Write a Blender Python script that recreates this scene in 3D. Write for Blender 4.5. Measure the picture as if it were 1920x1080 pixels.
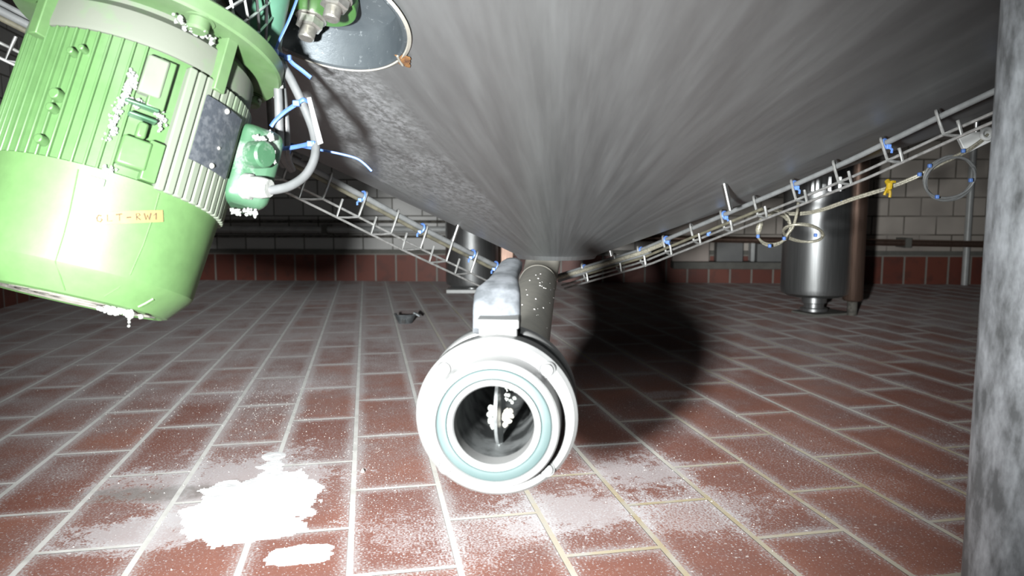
import bpy, bmesh, math, random
from mathutils import Vector, Matrix, noise
random.seed(7)
SC = bpy.context.scene
COL = SC.collection
for o in list(bpy.data.objects): bpy.data.objects.remove(o)

# ------------------------------------------------------------------ camera, world, lamp, exposure
FPX = 1380.0
CAMH = 0.40
PITCH = math.atan(150.0 / FPX)
cam = bpy.data.objects.new('camera', bpy.data.cameras.new('camera'))
COL.objects.link(cam)
cam.location = (0, 0, CAMH)
cam.rotation_euler = (math.pi / 2 - PITCH, 0, 0)
cam.data.sensor_width = 36.0
cam.data.lens = FPX * 36.0 / 1920.0
cam.data.clip_start = 0.02
cam.data.dof.use_dof = True
cam.data.dof.focus_distance = 0.95
cam.data.dof.aperture_fstop = 9.0
SC.camera = cam

world = bpy.data.worlds.new('world'); SC.world = world
world.use_nodes = True
world.node_tree.nodes['Background'].inputs[0].default_value = (0.75, 0.85, 1.0, 1)
world.node_tree.nodes['Background'].inputs[1].default_value = 0.02

fl = bpy.data.lights.new('camera_flash', 'SPOT')
fl.energy = 255
fl.spot_size = math.radians(88)
fl.spot_blend = 1.0
fl.shadow_soft_size = 0.024
fl.color = (0.97, 1.0, 1.0)
flash = bpy.data.objects.new('camera_flash', fl); COL.objects.link(flash)
flash.location = (-0.178, -0.08, 0.365)
flash.rotation_euler = (math.pi / 2 - math.radians(2), 0, math.radians(-3))

SC.view_settings.view_transform = 'Standard'
SC.view_settings.look = 'None'
SC.view_settings.exposure = 0.0
SC.view_settings.gamma = 1.0
SC.view_settings.use_curve_mapping = False

# ------------------------------------------------------------------ placing helpers
CO = Vector((0, 0, CAMH))
FW = Vector((0, math.cos(PITCH), -math.sin(PITCH)))
UP = Vector((0, math.sin(PITCH), math.cos(PITCH)))
RT = Vector((1, 0, 0))
def ray(x, y):
    return FW + RT * ((x - 960.0) / FPX) + UP * ((540.0 - y) / FPX)
def P(x, y, Y):
    d = ray(x, y); return CO + d * (Y / d.y)
def G(x, y, z=0.0):
    d = ray(x, y); return CO + d * ((z - CAMH) / d.z)
def ipol(pts, x):
    if x <= pts[0][0]: a, b = pts[0], pts[1]
    elif x >= pts[-1][0]: a, b = pts[-2], pts[-1]
    else:
        for a, b in zip(pts, pts[1:]):
            if a[0] <= x <= b[0]: break
    t = (x - a[0]) / (b[0] - a[0]); return a[1] + (b[1] - a[1]) * t

# ------------------------------------------------------------------ mesh builder
WM = {}
def catmull(pts, n=6, closed=False):
    pts = [Vector(p) for p in pts]; out = []; m = len(pts)
    rng = range(m) if closed else range(m - 1)
    for i in rng:
        if closed: p0, p1, p2, p3 = pts[i - 1], pts[i], pts[(i + 1) % m], pts[(i + 2) % m]
        else:
            p1, p2 = pts[i], pts[i + 1]
            p0 = pts[i - 1] if i else p1 * 2 - p2
            p3 = pts[i + 2] if i + 2 < m else p2 * 2 - p1
        for k in range(n):
            t = k / n
            out.append(0.5 * ((2 * p1) + (p2 - p0) * t + (2 * p0 - 5 * p1 + 4 * p2 - p3) * t * t + (3 * p1 - p0 - 3 * p2 + p3) * t ** 3))
    if not closed: out.append(pts[-1])
    return out
def basis(ax, ref=None):
    z = Vector(ax).normalized()
    r = Vector(ref) if ref is not None else (Vector((0, 0, 1)) if abs(z.z) < 0.9 else Vector((0, 1, 0)))
    x = (r - z * r.dot(z)).normalized(); y = z.cross(x)
    return x, y, z
class MB:
    def __init__(s): s.v = []; s.f = []
    def add(s, vs, fs):
        b = len(s.v); s.v += [Vector(v) for v in vs]; s.f += [[i + b for i in f] for f in fs]; return s
    def box(s, c, size, M=None):
        hx, hy, hz = [k / 2 for k in size]; c = Vector(c)
        vs = [Vector((x, y, z)) for x in (-hx, hx) for y in (-hy, hy) for z in (-hz, hz)]
        vs = [(M @ v if M is not None else v) + c for v in vs]
        return s.add(vs, [(0, 1, 3, 2), (4, 6, 7, 5), (0, 4, 5, 1), (2, 3, 7, 6), (0, 2, 6, 4), (1, 5, 7, 3)])
    def tube(s, pts, r, n=10, closed=False, flat=None, caps=True):
        pts = [Vector(p) for p in pts]; m = len(pts)
        rs = r if isinstance(r, (list, tuple)) else [r] * m
        vs = []; px = None
        for i in range(m):
            if closed: t = pts[(i + 1) % m] - pts[i - 1]
            else: t = pts[min(i + 1, m - 1)] - pts[max(i - 1, 0)]
            if t.length < 1e-9: t = Vector((0, 0, 1))
            t.normalize()
            if px is None: px = basis(t)[0]
            px = px - t * px.dot(t)
            if px.length < 1e-6: px = basis(t)[0]
            px.normalize(); py = t.cross(px)
            for k in range(n):
                a = 2 * math.pi * k / n
                vs.append(pts[i] + px * (rs[i] * math.cos(a)) + py * (rs[i] * math.sin(a) * (flat or 1)))
        fs = []
        for i in range(m if closed else m - 1):
            j = (i + 1) % m
            for k in range(n):
                l = (k + 1) % n
                fs.append((i * n + k, i * n + l, j * n + l, j * n + k))
        if not closed and caps:
            fs.append(list(range(n))[::-1]); fs.append([(m - 1) * n + k for k in range(n)])
        return s.add(vs, fs)
    def lathe(s, prof, o=(0, 0, 0), ax=(0, 0, 1), n=48, ref=None, closed=False, a0=0.0, a1=None):
        x, y, z = basis(ax, ref); o = Vector(o); vs = []
        full = a1 is None; N = n if full else n + 1
        if full: a1 = a0 + 2 * math.pi
        for r, h in prof:
            for k in range(N):
                a = a0 + (a1 - a0) * k / n
                vs.append(o + x * (r * math.cos(a)) + y * (r * math.sin(a)) + z * h)
        fs = []; m = len(prof)
        for i in range(m if closed else m - 1):
            j = (i + 1) % m
            for k in range(n):
                l = (k + 1) % N if full else k + 1
                fs.append((i * N + k, i * N + l, j * N + l, j * N + k))
        return s.add(vs, fs)
    def cyl(s, a, b, r, n=16, r2=None):
        a, b = Vector(a), Vector(b); L = (b - a).length; r2 = r if r2 is None else r2
        return s.lathe([(0, 0), (r, 0), (r2, L), (0, L)], a, b - a, n)
    def ball(s, c, r, n=10, sq=1.0):
        prof = [(r * math.sin(math.pi * i / n), -r * sq * math.cos(math.pi * i / n)) for i in range(n + 1)]
        return s.lathe(prof, c, (0, 0, 1), n + 2)
    def prism(s, poly, o, x, y, h):
        x, y = Vector(x), Vector(y); z = x.cross(y).normalized(); o = Vector(o); n = len(poly)
        vs = [o + x * a + y * b for a, b in poly] + [o + x * a + y * b + z * h for a, b in poly]
        return s.add(vs, [list(range(n))[::-1], list(range(n, 2 * n))] + [(i, (i + 1) % n, n + (i + 1) % n, n + i) for i in range(n)])
    def build(s, name, mat, parent=None, local=False, bevel=0, smooth=40, weld=True, seg=2):
        me = bpy.data.meshes.new(name)
        vs = s.v
        loc = None
        if parent is not None:
            M = WM[parent.name]
            if not local:
                I = M.inverted(); vs = [I @ v for v in vs]
        else:
            lo = [min(v[i] for v in vs) for i in range(3)]; hi = [max(v[i] for v in vs) for i in range(3)]
            loc = Vector(((lo[0] + hi[0]) / 2, (lo[1] + hi[1]) / 2, lo[2]))
            vs = [v - loc for v in vs]
        me.from_pydata([tuple(v) for v in vs], [], s.f)
        bm = bmesh.new(); bm.from_mesh(me)
        if weld: bmesh.ops.remove_doubles(bm, verts=bm.verts, dist=1e-6)
        bmesh.ops.dissolve_degenerate(bm, edges=bm.edges, dist=1e-7)
        bmesh.ops.recalc_face_normals(bm, faces=bm.faces)
        bm.to_mesh(me); bm.free()
        me.polygons.foreach_set('use_smooth', [True] * len(me.polygons))
        me.set_sharp_from_angle(angle=math.radians(smooth))
        me.materials.append(mat)
        o = bpy.data.objects.new(name, me); COL.objects.link(o)
        if parent is not None:
            o.parent = parent; WM[o.name] = WM[parent.name]
        else:
            o.location = loc; WM[o.name] = Matrix.Translation(loc)
        if bevel:
            b = o.modifiers.new('bevel', 'BEVEL'); b.width = bevel; b.segments = seg; b.limit_method = 'ANGLE'; b.angle_limit = math.radians(35)
        return o
def tag(o, label, cat, group=None, kind=None):
    o['label'] = label; o['category'] = cat
    if group: o['group'] = group
    if kind: o['kind'] = kind
    return o
def thing(name, label, cat, loc, group=None, M=None):
    o = bpy.data.objects.new(name, None); COL.objects.link(o)
    o.empty_display_size = 0.05
    M = Matrix.Translation(Vector(loc)) if M is None else M
    o.matrix_world = M; WM[o.name] = M.copy()
    return tag(o, label, cat, group)

# ------------------------------------------------------------------ materials
def nmat(name):
    m = bpy.data.materials.new(name); m.use_nodes = True
    nt = m.node_tree; b = nt.nodes['Principled BSDF']
    return m, nt, b
def nd(nt, typ, **kw):
    n = nt.nodes.new(typ)
    for k, v in kw.items():
        if k.startswith('i_'):
            n.inputs[k[2:].replace('_', ' ')].default_value = v
        else: setattr(n, k, v)
    return n
def lk(nt, a, b): nt.links.new(a, b)
def mth(nt, op, a, b=None, c=None, clamp=False):
    n = nt.nodes.new('ShaderNodeMath'); n.operation = op; n.use_clamp = clamp
    for i, k in enumerate((a, b, c)):
        if k is None: continue
        if isinstance(k, (int, float)): n.inputs[i].default_value = k
        else: nt.links.new(k, n.inputs[i])
    return n.outputs[0]
def mixc(nt, f, a, b, mode='MIX'):
    n = nt.nodes.new('ShaderNodeMix'); n.data_type = 'RGBA'; n.blend_type = mode
    if isinstance(f, (int, float)): n.inputs[0].default_value = f
    else: nt.links.new(f, n.inputs[0])
    for i, k in ((6, a), (7, b)):
        if isinstance(k, tuple): n.inputs[i].default_value = (k[0], k[1], k[2], 1)
        else: nt.links.new(k, n.inputs[i])
    return n.outputs[2]
def ramp(nt, f, lo, hi, a=0.0, b=1.0):
    n = nt.nodes.new('ShaderNodeMapRange'); n.clamp = True
    nt.links.new(f, n.inputs[0])
    n.inputs[1].default_value = lo; n.inputs[2].default_value = hi; n.inputs[3].default_value = a; n.inputs[4].default_value = b
    return n.outputs[0]
def noisef(nt, vec, scale, detail=4.0, rough=0.55):
    n = nt.nodes.new('ShaderNodeTexNoise'); n.inputs['Scale'].default_value = scale
    n.inputs['Detail'].default_value = detail; n.inputs['Roughness'].default_value = rough
    nt.links.new(vec, n.inputs['Vector']); return n.outputs['Fac']
def ocoord(nt): return nt.nodes.new('ShaderNodeTexCoord').outputs['Object']
def stretch(nt, vec, s, loc=(0, 0, 0)):
    n = nt.nodes.new('ShaderNodeMapping'); n.inputs['Scale'].default_value = s; n.inputs['Location'].default_value = loc
    nt.links.new(vec, n.inputs['Vector']); return n.outputs[0]
def bump(nt, b, h, strength, dist=0.001):
    n = nt.nodes.new('ShaderNodeBump'); n.inputs['Strength'].default_value = strength; n.inputs['Distance'].default_value = dist
    nt.links.new(h, n.inputs['Height']); nt.links.new(n.outputs[0], b.inputs['Normal'])
def simple(name, c1, c2=None, rough=0.5, metal=0.0, scale=30, lo=0.4, hi=0.65, bmp=0.0, bscale=None, sc=(1, 1, 1), spec=0.5, coat=0):
    m, nt, b = nmat(name); co = stretch(nt, ocoord(nt), sc)
    c2 = c2 or tuple(k * 0.8 for k in c1)
    f = ramp(nt, noisef(nt, co, scale), lo, hi)
    lk(nt, mixc(nt, f, c1, c2), b.inputs['Base Color'])
    b.inputs['Roughness'].default_value = rough; b.inputs['Metallic'].default_value = metal
    b.inputs['Specular IOR Level'].default_value = spec
    if coat: b.inputs['Coat Weight'].default_value = coat; b.inputs['Coat Roughness'].default_value = 0.15
    if bmp: bump(nt, b, noisef(nt, co, bscale or scale * 3), bmp)
    return m
M_ = {}
GREEN = (0.060, 0.140, 0.055)
def green_paint(name, dust=0.25, seed=0.0, base=GREEN, dustc=(0.125, 0.145, 0.108), rough=0.38, crust=0.0):
    m, nt, b = nmat(name); co = stretch(nt, ocoord(nt), (1, 1, 1), (seed, seed, 0))
    base = tuple(k * 0.72 for k in base); dustc = tuple(k * 0.76 for k in dustc)
    n1 = noisef(nt, co, 9, 5); n2 = noisef(nt, co, 60, 5, 0.65)
    c = mixc(nt, ramp(nt, n2, 0.35, 0.7), base, tuple(k * 1.18 for k in base))
    d = mth(nt, 'MULTIPLY', ramp(nt, n1, 0.62 - dust, 0.8 - dust * 0.6), min(1.0, dust * 2.4))
    c = mixc(nt, d, c, dustc)
    if crust:
        n3 = noisef(nt, co, 26, 6, 0.7)
        c = mixc(nt, ramp(nt, n3, 0.62 - crust, 0.76 - crust), c, (0.17, 0.20, 0.175))
    lk(nt, c, b.inputs['Base Color'])
    lk(nt, ramp(nt, d, 0, 1, rough, 0.75), b.inputs['Roughness'])
    bump(nt, b, n2, 0.15, 0.0008)
    return m
M_['green_cowl'] = green_paint('green_plastic_cowl', 0.02, 0, (0.074, 0.146, 0.050), rough=0.55)
M_['green_body'] = green_paint('green_painted_casting', 0.12, 3, (0.068, 0.138, 0.050))
M_['green_fin'] = green_paint('dusty_green_fins', 0.42, 5, (0.068, 0.138, 0.050))
M_['green_flange'] = green_paint('dusty_green_flange', 0.2, 9, (0.080, 0.150, 0.058))
M_['green_box'] = green_paint('crusted_green_box', 0.15, 2, (0.038, 0.10, 0.052), dustc=(0.13, 0.19, 0.15), crust=0.06)
M_['green_plain'] = green_paint('bright_green_plate', 0.05, 1, (0.055, 0.150, 0.038))
M_['mint'] = green_paint('mint_green_pipe', 0.10, 4, (0.060, 0.150, 0.100), dustc=(0.14, 0.22, 0.18))
M_['dust'] = simple('grey_dust_on_shield', (0.0756, 0.0828, 0.0648), (0.0612, 0.108, 0.04752), 0.8, 0, 22, 0.5, 0.68, 0.2)
M_['crust'] = simple('white_lime_crust', (0.195, 0.1988, 0.1875), (0.105, 0.1275, 0.1087), 0.85, 0, 90, 0.5, 0.75, 0.8, 160)
M_['plate'] = simple('dark_slate_nameplate', (0.035, 0.04, 0.048), (0.065, 0.07, 0.078), 0.5, 0.2, 160, 0.45, 0.62, 0.5, 200)
M_['rivet'] = simple('rivet_metal', (0.55, 0.52, 0.48), None, 0.4, 0.5)
M_['grime'] = simple('grey_grime', (0.16, 0.15, 0.13), (0.05, 0.045, 0.04), 0.9, 0, 40, 0.45, 0.7, 0.6, 120)
M_['tape'] = simple('cream_yellow_tape', (0.143, 0.1045, 0.04125), (0.165, 0.1265, 0.055), 0.6, 0, 60)
M_['ink'] = simple('brown_marker_ink', (0.035, 0.018, 0.006), (0.06, 0.03, 0.01), 0.7, 0, 200, 0.5, 0.7)
M_['steel'] = simple('stainless_steel', (0.55, 0.55, 0.54), (0.45, 0.45, 0.45), 0.3, 1.0, 20)
M_['bolt'] = simple('stainless_bolt', (0.46, 0.45, 0.42), (0.36, 0.35, 0.32), 0.38, 0.85, 200, 0.4, 0.7, 0.3, 300)
M_['leg'] = simple('brushed_leg_steel', (0.56, 0.57, 0.57), (0.44, 0.45, 0.45), 0.33, 0.9, 14, 0.4, 0.65, 0.06, 200, (14, 14, 0.4))
M_['warm'] = simple('brown_tinted_steel', (0.36, 0.24, 0.19), (0.26, 0.17, 0.13), 0.35, 0.8, 30, 0.4, 0.7, 0.05, 90, (10, 10, 0.4))
M_['wire'] = simple('galvanised_wire', (0.40, 0.40, 0.39), (0.27, 0.27, 0.26), 0.42, 0.6, 120)
M_['cable'] = simple('grey_cable_sheath', (0.0975, 0.09984, 0.1014), (0.0819, 0.0858, 0.0858), 0.5, 0, 60)
M_['cable_dark'] = simple('dark_olive_cable', (0.13, 0.12, 0.085), (0.08, 0.075, 0.055), 0.6, 0, 60)
M_['cable_pale'] = simple('pale_tray_cable', (0.165, 0.17, 0.17), (0.13, 0.135, 0.135), 0.5, 0, 60)
M_['braid'] = simple('braided_sensor_cable', (0.36, 0.34, 0.27), (0.20, 0.19, 0.15), 0.45, 0.2, 400, 0.45, 0.6)
M_['blue'] = simple('blue_cable_tie', (0.09, 0.18, 0.46), (0.11, 0.22, 0.55), 0.4, 0, 90)
M_['blue_near'] = simple('blue_tie_flash_dimmed', (0.045, 0.092, 0.25), (0.055, 0.112, 0.30), 0.45, 0, 90)  # same tie blue, darkened to offset the strong flash close by
M_['yellow'] = simple('yellow_tie', (0.50, 0.33, 0.015), (0.38, 0.25, 0.01), 0.6, 0, 90)
M_['tagw'] = simple('white_tag_card', (0.175, 0.175, 0.1715), (0.154, 0.154, 0.1505), 0.7)
M_['valve'] = simple('bright_steel_valve', (0.1674, 0.1674, 0.1643), (0.124, 0.124, 0.124), 0.5, 0.2, 22, 0.45, 0.7, 0.08, 90)
M_['seal'] = simple('pale_teal_seal', (0.033, 0.0528, 0.05214), (0.04224, 0.06072, 0.06006), 0.6, 0, 30)
M_['bore'] = simple('wet_valve_bore', (0.26, 0.27, 0.27), (0.06, 0.063, 0.063), 0.38, 0.75, 34, 0.42, 0.6, 0.1, 60)
M_['handle'] = simple('worn_grey_handle', (0.1445, 0.153, 0.1658), (0.07225, 0.0782, 0.085), 0.45, 0.1, 55, 0.42, 0.62, 0.2, 120)
M_['pipe'] = simple('dull_beige_steel_pipe', (0.24, 0.225, 0.195), (0.20, 0.19, 0.165), 0.6, 0.0, 40, 0.4, 0.7, 0.05, 200)
M_['rust'] = simple('orange_rust', (0.13, 0.058, 0.014), (0.045, 0.016, 0.006), 0.9, 0, 140, 0.45, 0.65, 0.9, 200)
M_['black'] = simple('dark_clip_metal', (0.32, 0.34, 0.35), (0.16, 0.175, 0.185), 0.35, 0.5, 60)
M_['powder'] = simple('dried_white_powder', (0.92, 0.92, 0.92), (0.74, 0.74, 0.735), 0.9, 0, 42, 0.5, 0.72, 0.9, 110)
M_['crumb'] = simple('white_crumbs', (0.7, 0.68, 0.64), (0.5, 0.48, 0.45), 0.9, 0, 200)
M_['cream'] = simple('lit_wall_cream', (0.55, 0.47, 0.42), (0.50, 0.43, 0.39), 0.7, 0, 5)  # wall tone with the brightness of its lit stretch put in
M_['grey_paint'] = simple('grey_cabinet_paint', (0.24, 0.24, 0.235), (0.20, 0.20, 0.20), 0.5, 0, 8)
M_['sill'] = simple('grey_concrete_sill', (0.19, 0.185, 0.165), (0.15, 0.145, 0.13), 0.85, 0, 18)
M_['whitepaint'] = simple('pale_painted_pipe', (0.66, 0.67, 0.66), (0.54, 0.55, 0.54), 0.4, 0.1, 12)

def post_mat():
    m, nt, b = nmat('mottled_galvanised_post'); co = stretch(nt, ocoord(nt), (1, 1, 0.35))
    n1 = noisef(nt, co, 70, 5, 0.65); n2 = noisef(nt, co, 18, 4)
    f = mth(nt, 'ADD', mth(nt, 'MULTIPLY', n1, 0.65), mth(nt, 'MULTIPLY', n2, 0.35))
    lk(nt, mixc(nt, ramp(nt, f, 0.40, 0.62), (0.13, 0.135, 0.14), (0.46, 0.48, 0.51)), b.inputs['Base Color'])
    b.inputs['Metallic'].default_value = 0.35; b.inputs['Roughness'].default_value = 0.5
    bump(nt, b, n1, 0.5, 0.001)
    return m
M_['post'] = post_mat()

def cone_mat():
    m, nt, b = nmat('dull_brushed_cone_steel'); co = ocoord(nt)
    sx = nd(nt, 'ShaderNodeSeparateXYZ'); lk(nt, co, sx.inputs[0])
    az = mth(nt, 'ARCTAN2', sx.outputs[0], mth(nt, 'MULTIPLY', sx.outputs[1], -1.0))
    rr = mth(nt, 'SQRT', mth(nt, 'ADD', mth(nt, 'POWER', sx.outputs[0], 2.0), mth(nt, 'POWER', sx.outputs[1], 2.0)))
    cb = nd(nt, 'ShaderNodeCombineXYZ')
    lk(nt, mth(nt, 'MULTIPLY', az, 9.0), cb.inputs[0]); lk(nt, mth(nt, 'MULTIPLY', rr, 1.6), cb.inputs[1])
    s1 = noisef(nt, cb.outputs[0], 2.2, 6, 0.62)
    s2 = noisef(nt, cb.outputs[0], 9.0, 4, 0.6)
    big = noisef(nt, co, 3.2, 3)
    f = mth(nt, 'ADD', mth(nt, 'ADD', mth(nt, 'MULTIPLY', s1, 0.6), mth(nt, 'MULTIPLY', s2, 0.15)), mth(nt, 'MULTIPLY', big, 0.25))
    c = mixc(nt, ramp(nt, f, 0.34, 0.70), (0.315, 0.325, 0.33), (0.40, 0.415, 0.42))
    spk = noisef(nt, co, 120, 6, 0.72); pat = noisef(nt, co, 9, 4)
    left = mth(nt, 'MULTIPLY', mth(nt, 'MULTIPLY', ramp(nt, az, -0.46, -0.37, 1.0, 0.0), ramp(nt, az, -1.25, -0.95, 0.0, 1.0)), ramp(nt, rr, 0.16, 0.36))
    ms = mth(nt, 'MULTIPLY', mth(nt, 'MULTIPLY', ramp(nt, spk, 0.42, 0.66), ramp(nt, pat, 0.28, 0.55)), left)
    c = mixc(nt, mth(nt, 'MULTIPLY', ms, 0.8), c, (0.30, 0.30, 0.315))
    # thin scratches around the cone
    cb2 = nd(nt, 'ShaderNodeCombineXYZ'); lk(nt, mth(nt, 'MULTIPLY', az, 1.2), cb2.inputs[0]); lk(nt, mth(nt, 'MULTIPLY', rr, 60.0), cb2.inputs[1])
    sc = mth(nt, 'MULTIPLY', ramp(nt, noisef(nt, cb2.outputs[0], 2.0, 2), 0.70, 0.76), 0.35)
    c = mixc(nt, sc, c, (0.36, 0.36, 0.36))
    lk(nt, c, b.inputs['Base Color'])
    lk(nt, mth(nt, 'SUBTRACT', 0.93, mth(nt, 'MULTIPLY', ms, 0.5)), b.inputs['Metallic'])
    lk(nt, ramp(nt, s1, 0.3, 0.7, 0.46, 0.54), b.inputs['Roughness'])
    bump(nt, b, spk, 0.12, 0.0006)
    return m
M_['cone'] = cone_mat()
def neck_mat():
    m, nt, b = nmat('blue_grey_damp_steel'); co = ocoord(nt)
    spk = noisef(nt, co, 130, 5, 0.7); big = noisef(nt, co, 14, 3)
    c = mixc(nt, ramp(nt, big, 0.35, 0.65), (0.050, 0.060, 0.068), (0.080, 0.092, 0.10))
    c = mixc(nt, ramp(nt, spk, 0.60, 0.72), c, (0.22, 0.24, 0.25))
    lk(nt, c, b.inputs['Base Color']); b.inputs['Metallic'].default_value = 0.4; b.inputs['Roughness'].default_value = 0.42
    bump(nt, b, spk, 0.3, 0.001); return m
M_['neck'] = neck_mat()

PHI = math.atan2(274.0, FPX / math.cos(PITCH) * 1.0)
EU = Vector((-math.sin(PHI), math.cos(PHI), 0)); EV = Vector((math.cos(PHI), math.sin(PHI), 0))
BW, RH = 0.2505, 0.1208
def floor_mat():
    m, nt, b = nmat('red_brown_floor_tiles'); co = ocoord(nt)
    g0 = G(655, 1080); off_y = g0.dot(EV)            # a long joint runs through here
    u0 = G(745, 815).dot(EU)                           # a cross joint of the row right of it
    # local x = EU, local y = -EV
    mp = stretch(nt, co, (1, 1, 1), (-u0 + BW * 40.0, off_y + RH * 40, 0))
    def brick(mortar, smooth=0.1):
        n = nd(nt, 'ShaderNodeTexBrick'); lk(nt, mp, n.inputs['Vector'])
        n.offset = 0.5; n.offset_frequency = 2; n.squash = 1.0
        for k, v in (('Scale', 1.0), ('Mortar Size', mortar), ('Mortar Smooth', smooth), ('Bias', 0.0), ('Brick Width', BW), ('Row Height', RH)):
            n.inputs[k].default_value = v
        n.inputs['Color1'].default_value = (0, 0, 0, 1); n.inputs['Color2'].default_value = (1, 1, 1, 1); n.inputs['Mortar'].default_value = (0.5, 0.5, 0.5, 1)
        return n
    wob = noisef(nt, co, 26, 3)
    br = brick(0.0042, 0.25); edge = brick(0.026, 1.0)
    tone = nd(nt, 'ShaderNodeSeparateColor'); lk(nt, br.outputs['Color'], tone.inputs[0])
    n_big = noisef(nt, co, 1.5, 4); n_mid = noisef(nt, co, 7, 5, 0.6); n_fine = noisef(nt, co, 210, 4, 0.7); n_sp = noisef(nt, co, 65, 5, 0.7)
    tile = mixc(nt, tone.outputs[0], (0.125, 0.050, 0.037), (0.180, 0.080, 0.058))
    tile = mixc(nt, ramp(nt, n_mid, 0.35, 0.7), tile, (0.105, 0.043, 0.033))
    tile = mixc(nt, mth(nt, 'MULTIPLY', ramp(nt, n_fine, 0.55, 0.75), 0.25), tile, (0.30, 0.17, 0.13))
    # grey lime deposit: worn off in patches, thicker along the tile edges and in streaks; left and far floor painted paler against flash falloff
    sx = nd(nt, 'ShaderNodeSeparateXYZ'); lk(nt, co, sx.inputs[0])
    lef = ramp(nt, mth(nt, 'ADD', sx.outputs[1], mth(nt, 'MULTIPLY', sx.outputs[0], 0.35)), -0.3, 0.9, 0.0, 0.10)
    far = ramp(nt, sx.outputs[0], 0.9, 2.3, 0.0, 0.22)  # far floor painted paler to make up for the flash falloff
    ef = mth(nt, 'MULTIPLY', edge.outputs['Fac'], 0.26)
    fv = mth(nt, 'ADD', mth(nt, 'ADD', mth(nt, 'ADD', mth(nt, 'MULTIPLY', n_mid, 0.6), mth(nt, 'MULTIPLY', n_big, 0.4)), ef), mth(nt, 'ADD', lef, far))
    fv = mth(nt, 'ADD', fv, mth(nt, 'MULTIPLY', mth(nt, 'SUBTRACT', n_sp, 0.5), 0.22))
    film_and_lift = mth(nt, 'MULTIPLY', ramp(nt, fv, 0.50, 0.92), 0.62)
    n_gr = noisef(nt, co, 330, 3, 0.6)
    def grains(cov, soft=0.10):   # a granular cover: more of the grains show as cov grows
        return ramp(nt, mth(nt, 'ADD', n_gr, mth(nt, 'MULTIPLY', cov, 0.55)), 0.62, 0.62 + soft)
    c = mixc(nt, mth(nt, 'MULTIPLY', grains(film_and_lift, 0.2), 0.62), tile, (0.235, 0.225, 0.222))
    # white splash stains beside the valve and under the motor
    def blot(px, py, rx, ry, strength, thr=0.5):
        g = G(px, py); lx, ly = g.dot(EU), -g.dot(EV)
        dx = mth(nt, 'DIVIDE', mth(nt, 'SUBTRACT', sx.outputs[0], lx), rx); dy = mth(nt, 'DIVIDE', mth(nt, 'SUBTRACT', sx.outputs[1], ly), ry)
        d = mth(nt, 'SQRT', mth(nt, 'ADD', mth(nt, 'MULTIPLY', dx, dx), mth(nt, 'MULTIPLY', dy, dy)))
        d = mth(nt, 'ADD', d, mth(nt, 'MULTIPLY', mth(nt, 'SUBTRACT', n_sp, 0.5), 2.2))
        d = mth(nt, 'ADD', d, mth(nt, 'MULTIPLY', mth(nt, 'SUBTRACT', n_mid, 0.5), 2.8))
        return mth(nt, 'MULTIPLY', ramp(nt, d, thr, 1.15, 1.0, 0.0), strength)
    for a in ((440, 900, 0.16, 0.17, 0.85), (240, 1000, 0.06, 0.11, 0.9), (1060, 960, 0.10, 0.10, 0.8), (1190, 880, 0.09, 0.10, 0.7), (1330, 960, 0.10, 0.12, 0.5),
              (560, 720, 0.10, 0.16, 0.45), (420, 740, 0.07, 0.2, 0.4), (1245, 740, 0.03, 0.06, 0.5), (900, 1000, 0.12, 0.16, 0.45), (1500, 850, 0.2, 0.1, 0.25)):
        c = mixc(nt, mth(nt, 'MULTIPLY', grains(blot(*a), 0.22), 0.62), c, (0.33, 0.32, 0.325))
    # dark wet-looking smear beside the powder
    c = mixc(nt, blot(300, 925, 0.035, 0.10, 0.7, 0.3), c, (0.10, 0.09, 0.08))
    # fine white specks
    vo = nd(nt, 'ShaderNodeTexVoronoi'); vo.inputs['Scale'].default_value = 70; lk(nt, co, vo.inputs['Vector'])
    spk = mth(nt, 'MULTIPLY', ramp(nt, vo.outputs['Distance'], 0.10, 0.16, 1.0, 0.0), ramp(nt, n_mid, 0.52, 0.60))
    c = mixc(nt, mth(nt, 'MULTIPLY', spk, 0.6), c, (0.5, 0.48, 0.46))
    # grout, yellowed on the right
    yl = mth(nt, 'MULTIPLY', ramp(nt, n_big, 0.42, 0.58), ramp(nt, sx.outputs[1], -0.05, -0.30))
    gr = mixc(nt, mth(nt, 'MULTIPLY', yl, 0.8), (0.34, 0.33, 0.31), (0.20, 0.145, 0.055))
    gr = mixc(nt, ramp(nt, wob, 0.45, 0.75), gr, (0.25, 0.24, 0.22))
    c = mixc(nt, br.outputs['Fac'], c, gr)
    lk(nt, c, b.inputs['Base Color'])
    lk(nt, ramp(nt, film_and_lift, 0, 0.6, 0.5, 0.75), b.inputs['Roughness'])
    b.inputs['Diffuse Roughness'].default_value = 0.6
    lk(nt, mth(nt, 'MULTIPLY', film_and_lift, 0.26), b.inputs['Sheen Weight']); b.inputs['Sheen Roughness'].default_value = 0.5
    b.inputs['Sheen Tint'].default_value = (0.80, 0.84, 0.86, 1)
    h = mth(nt, 'ADD', mth(nt, 'MULTIPLY', br.outputs['Fac'], -1.0), mth(nt, 'MULTIPLY', n_sp, 0.22))
    bump(nt, b, h, 0.5, 0.002)
    return m
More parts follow.
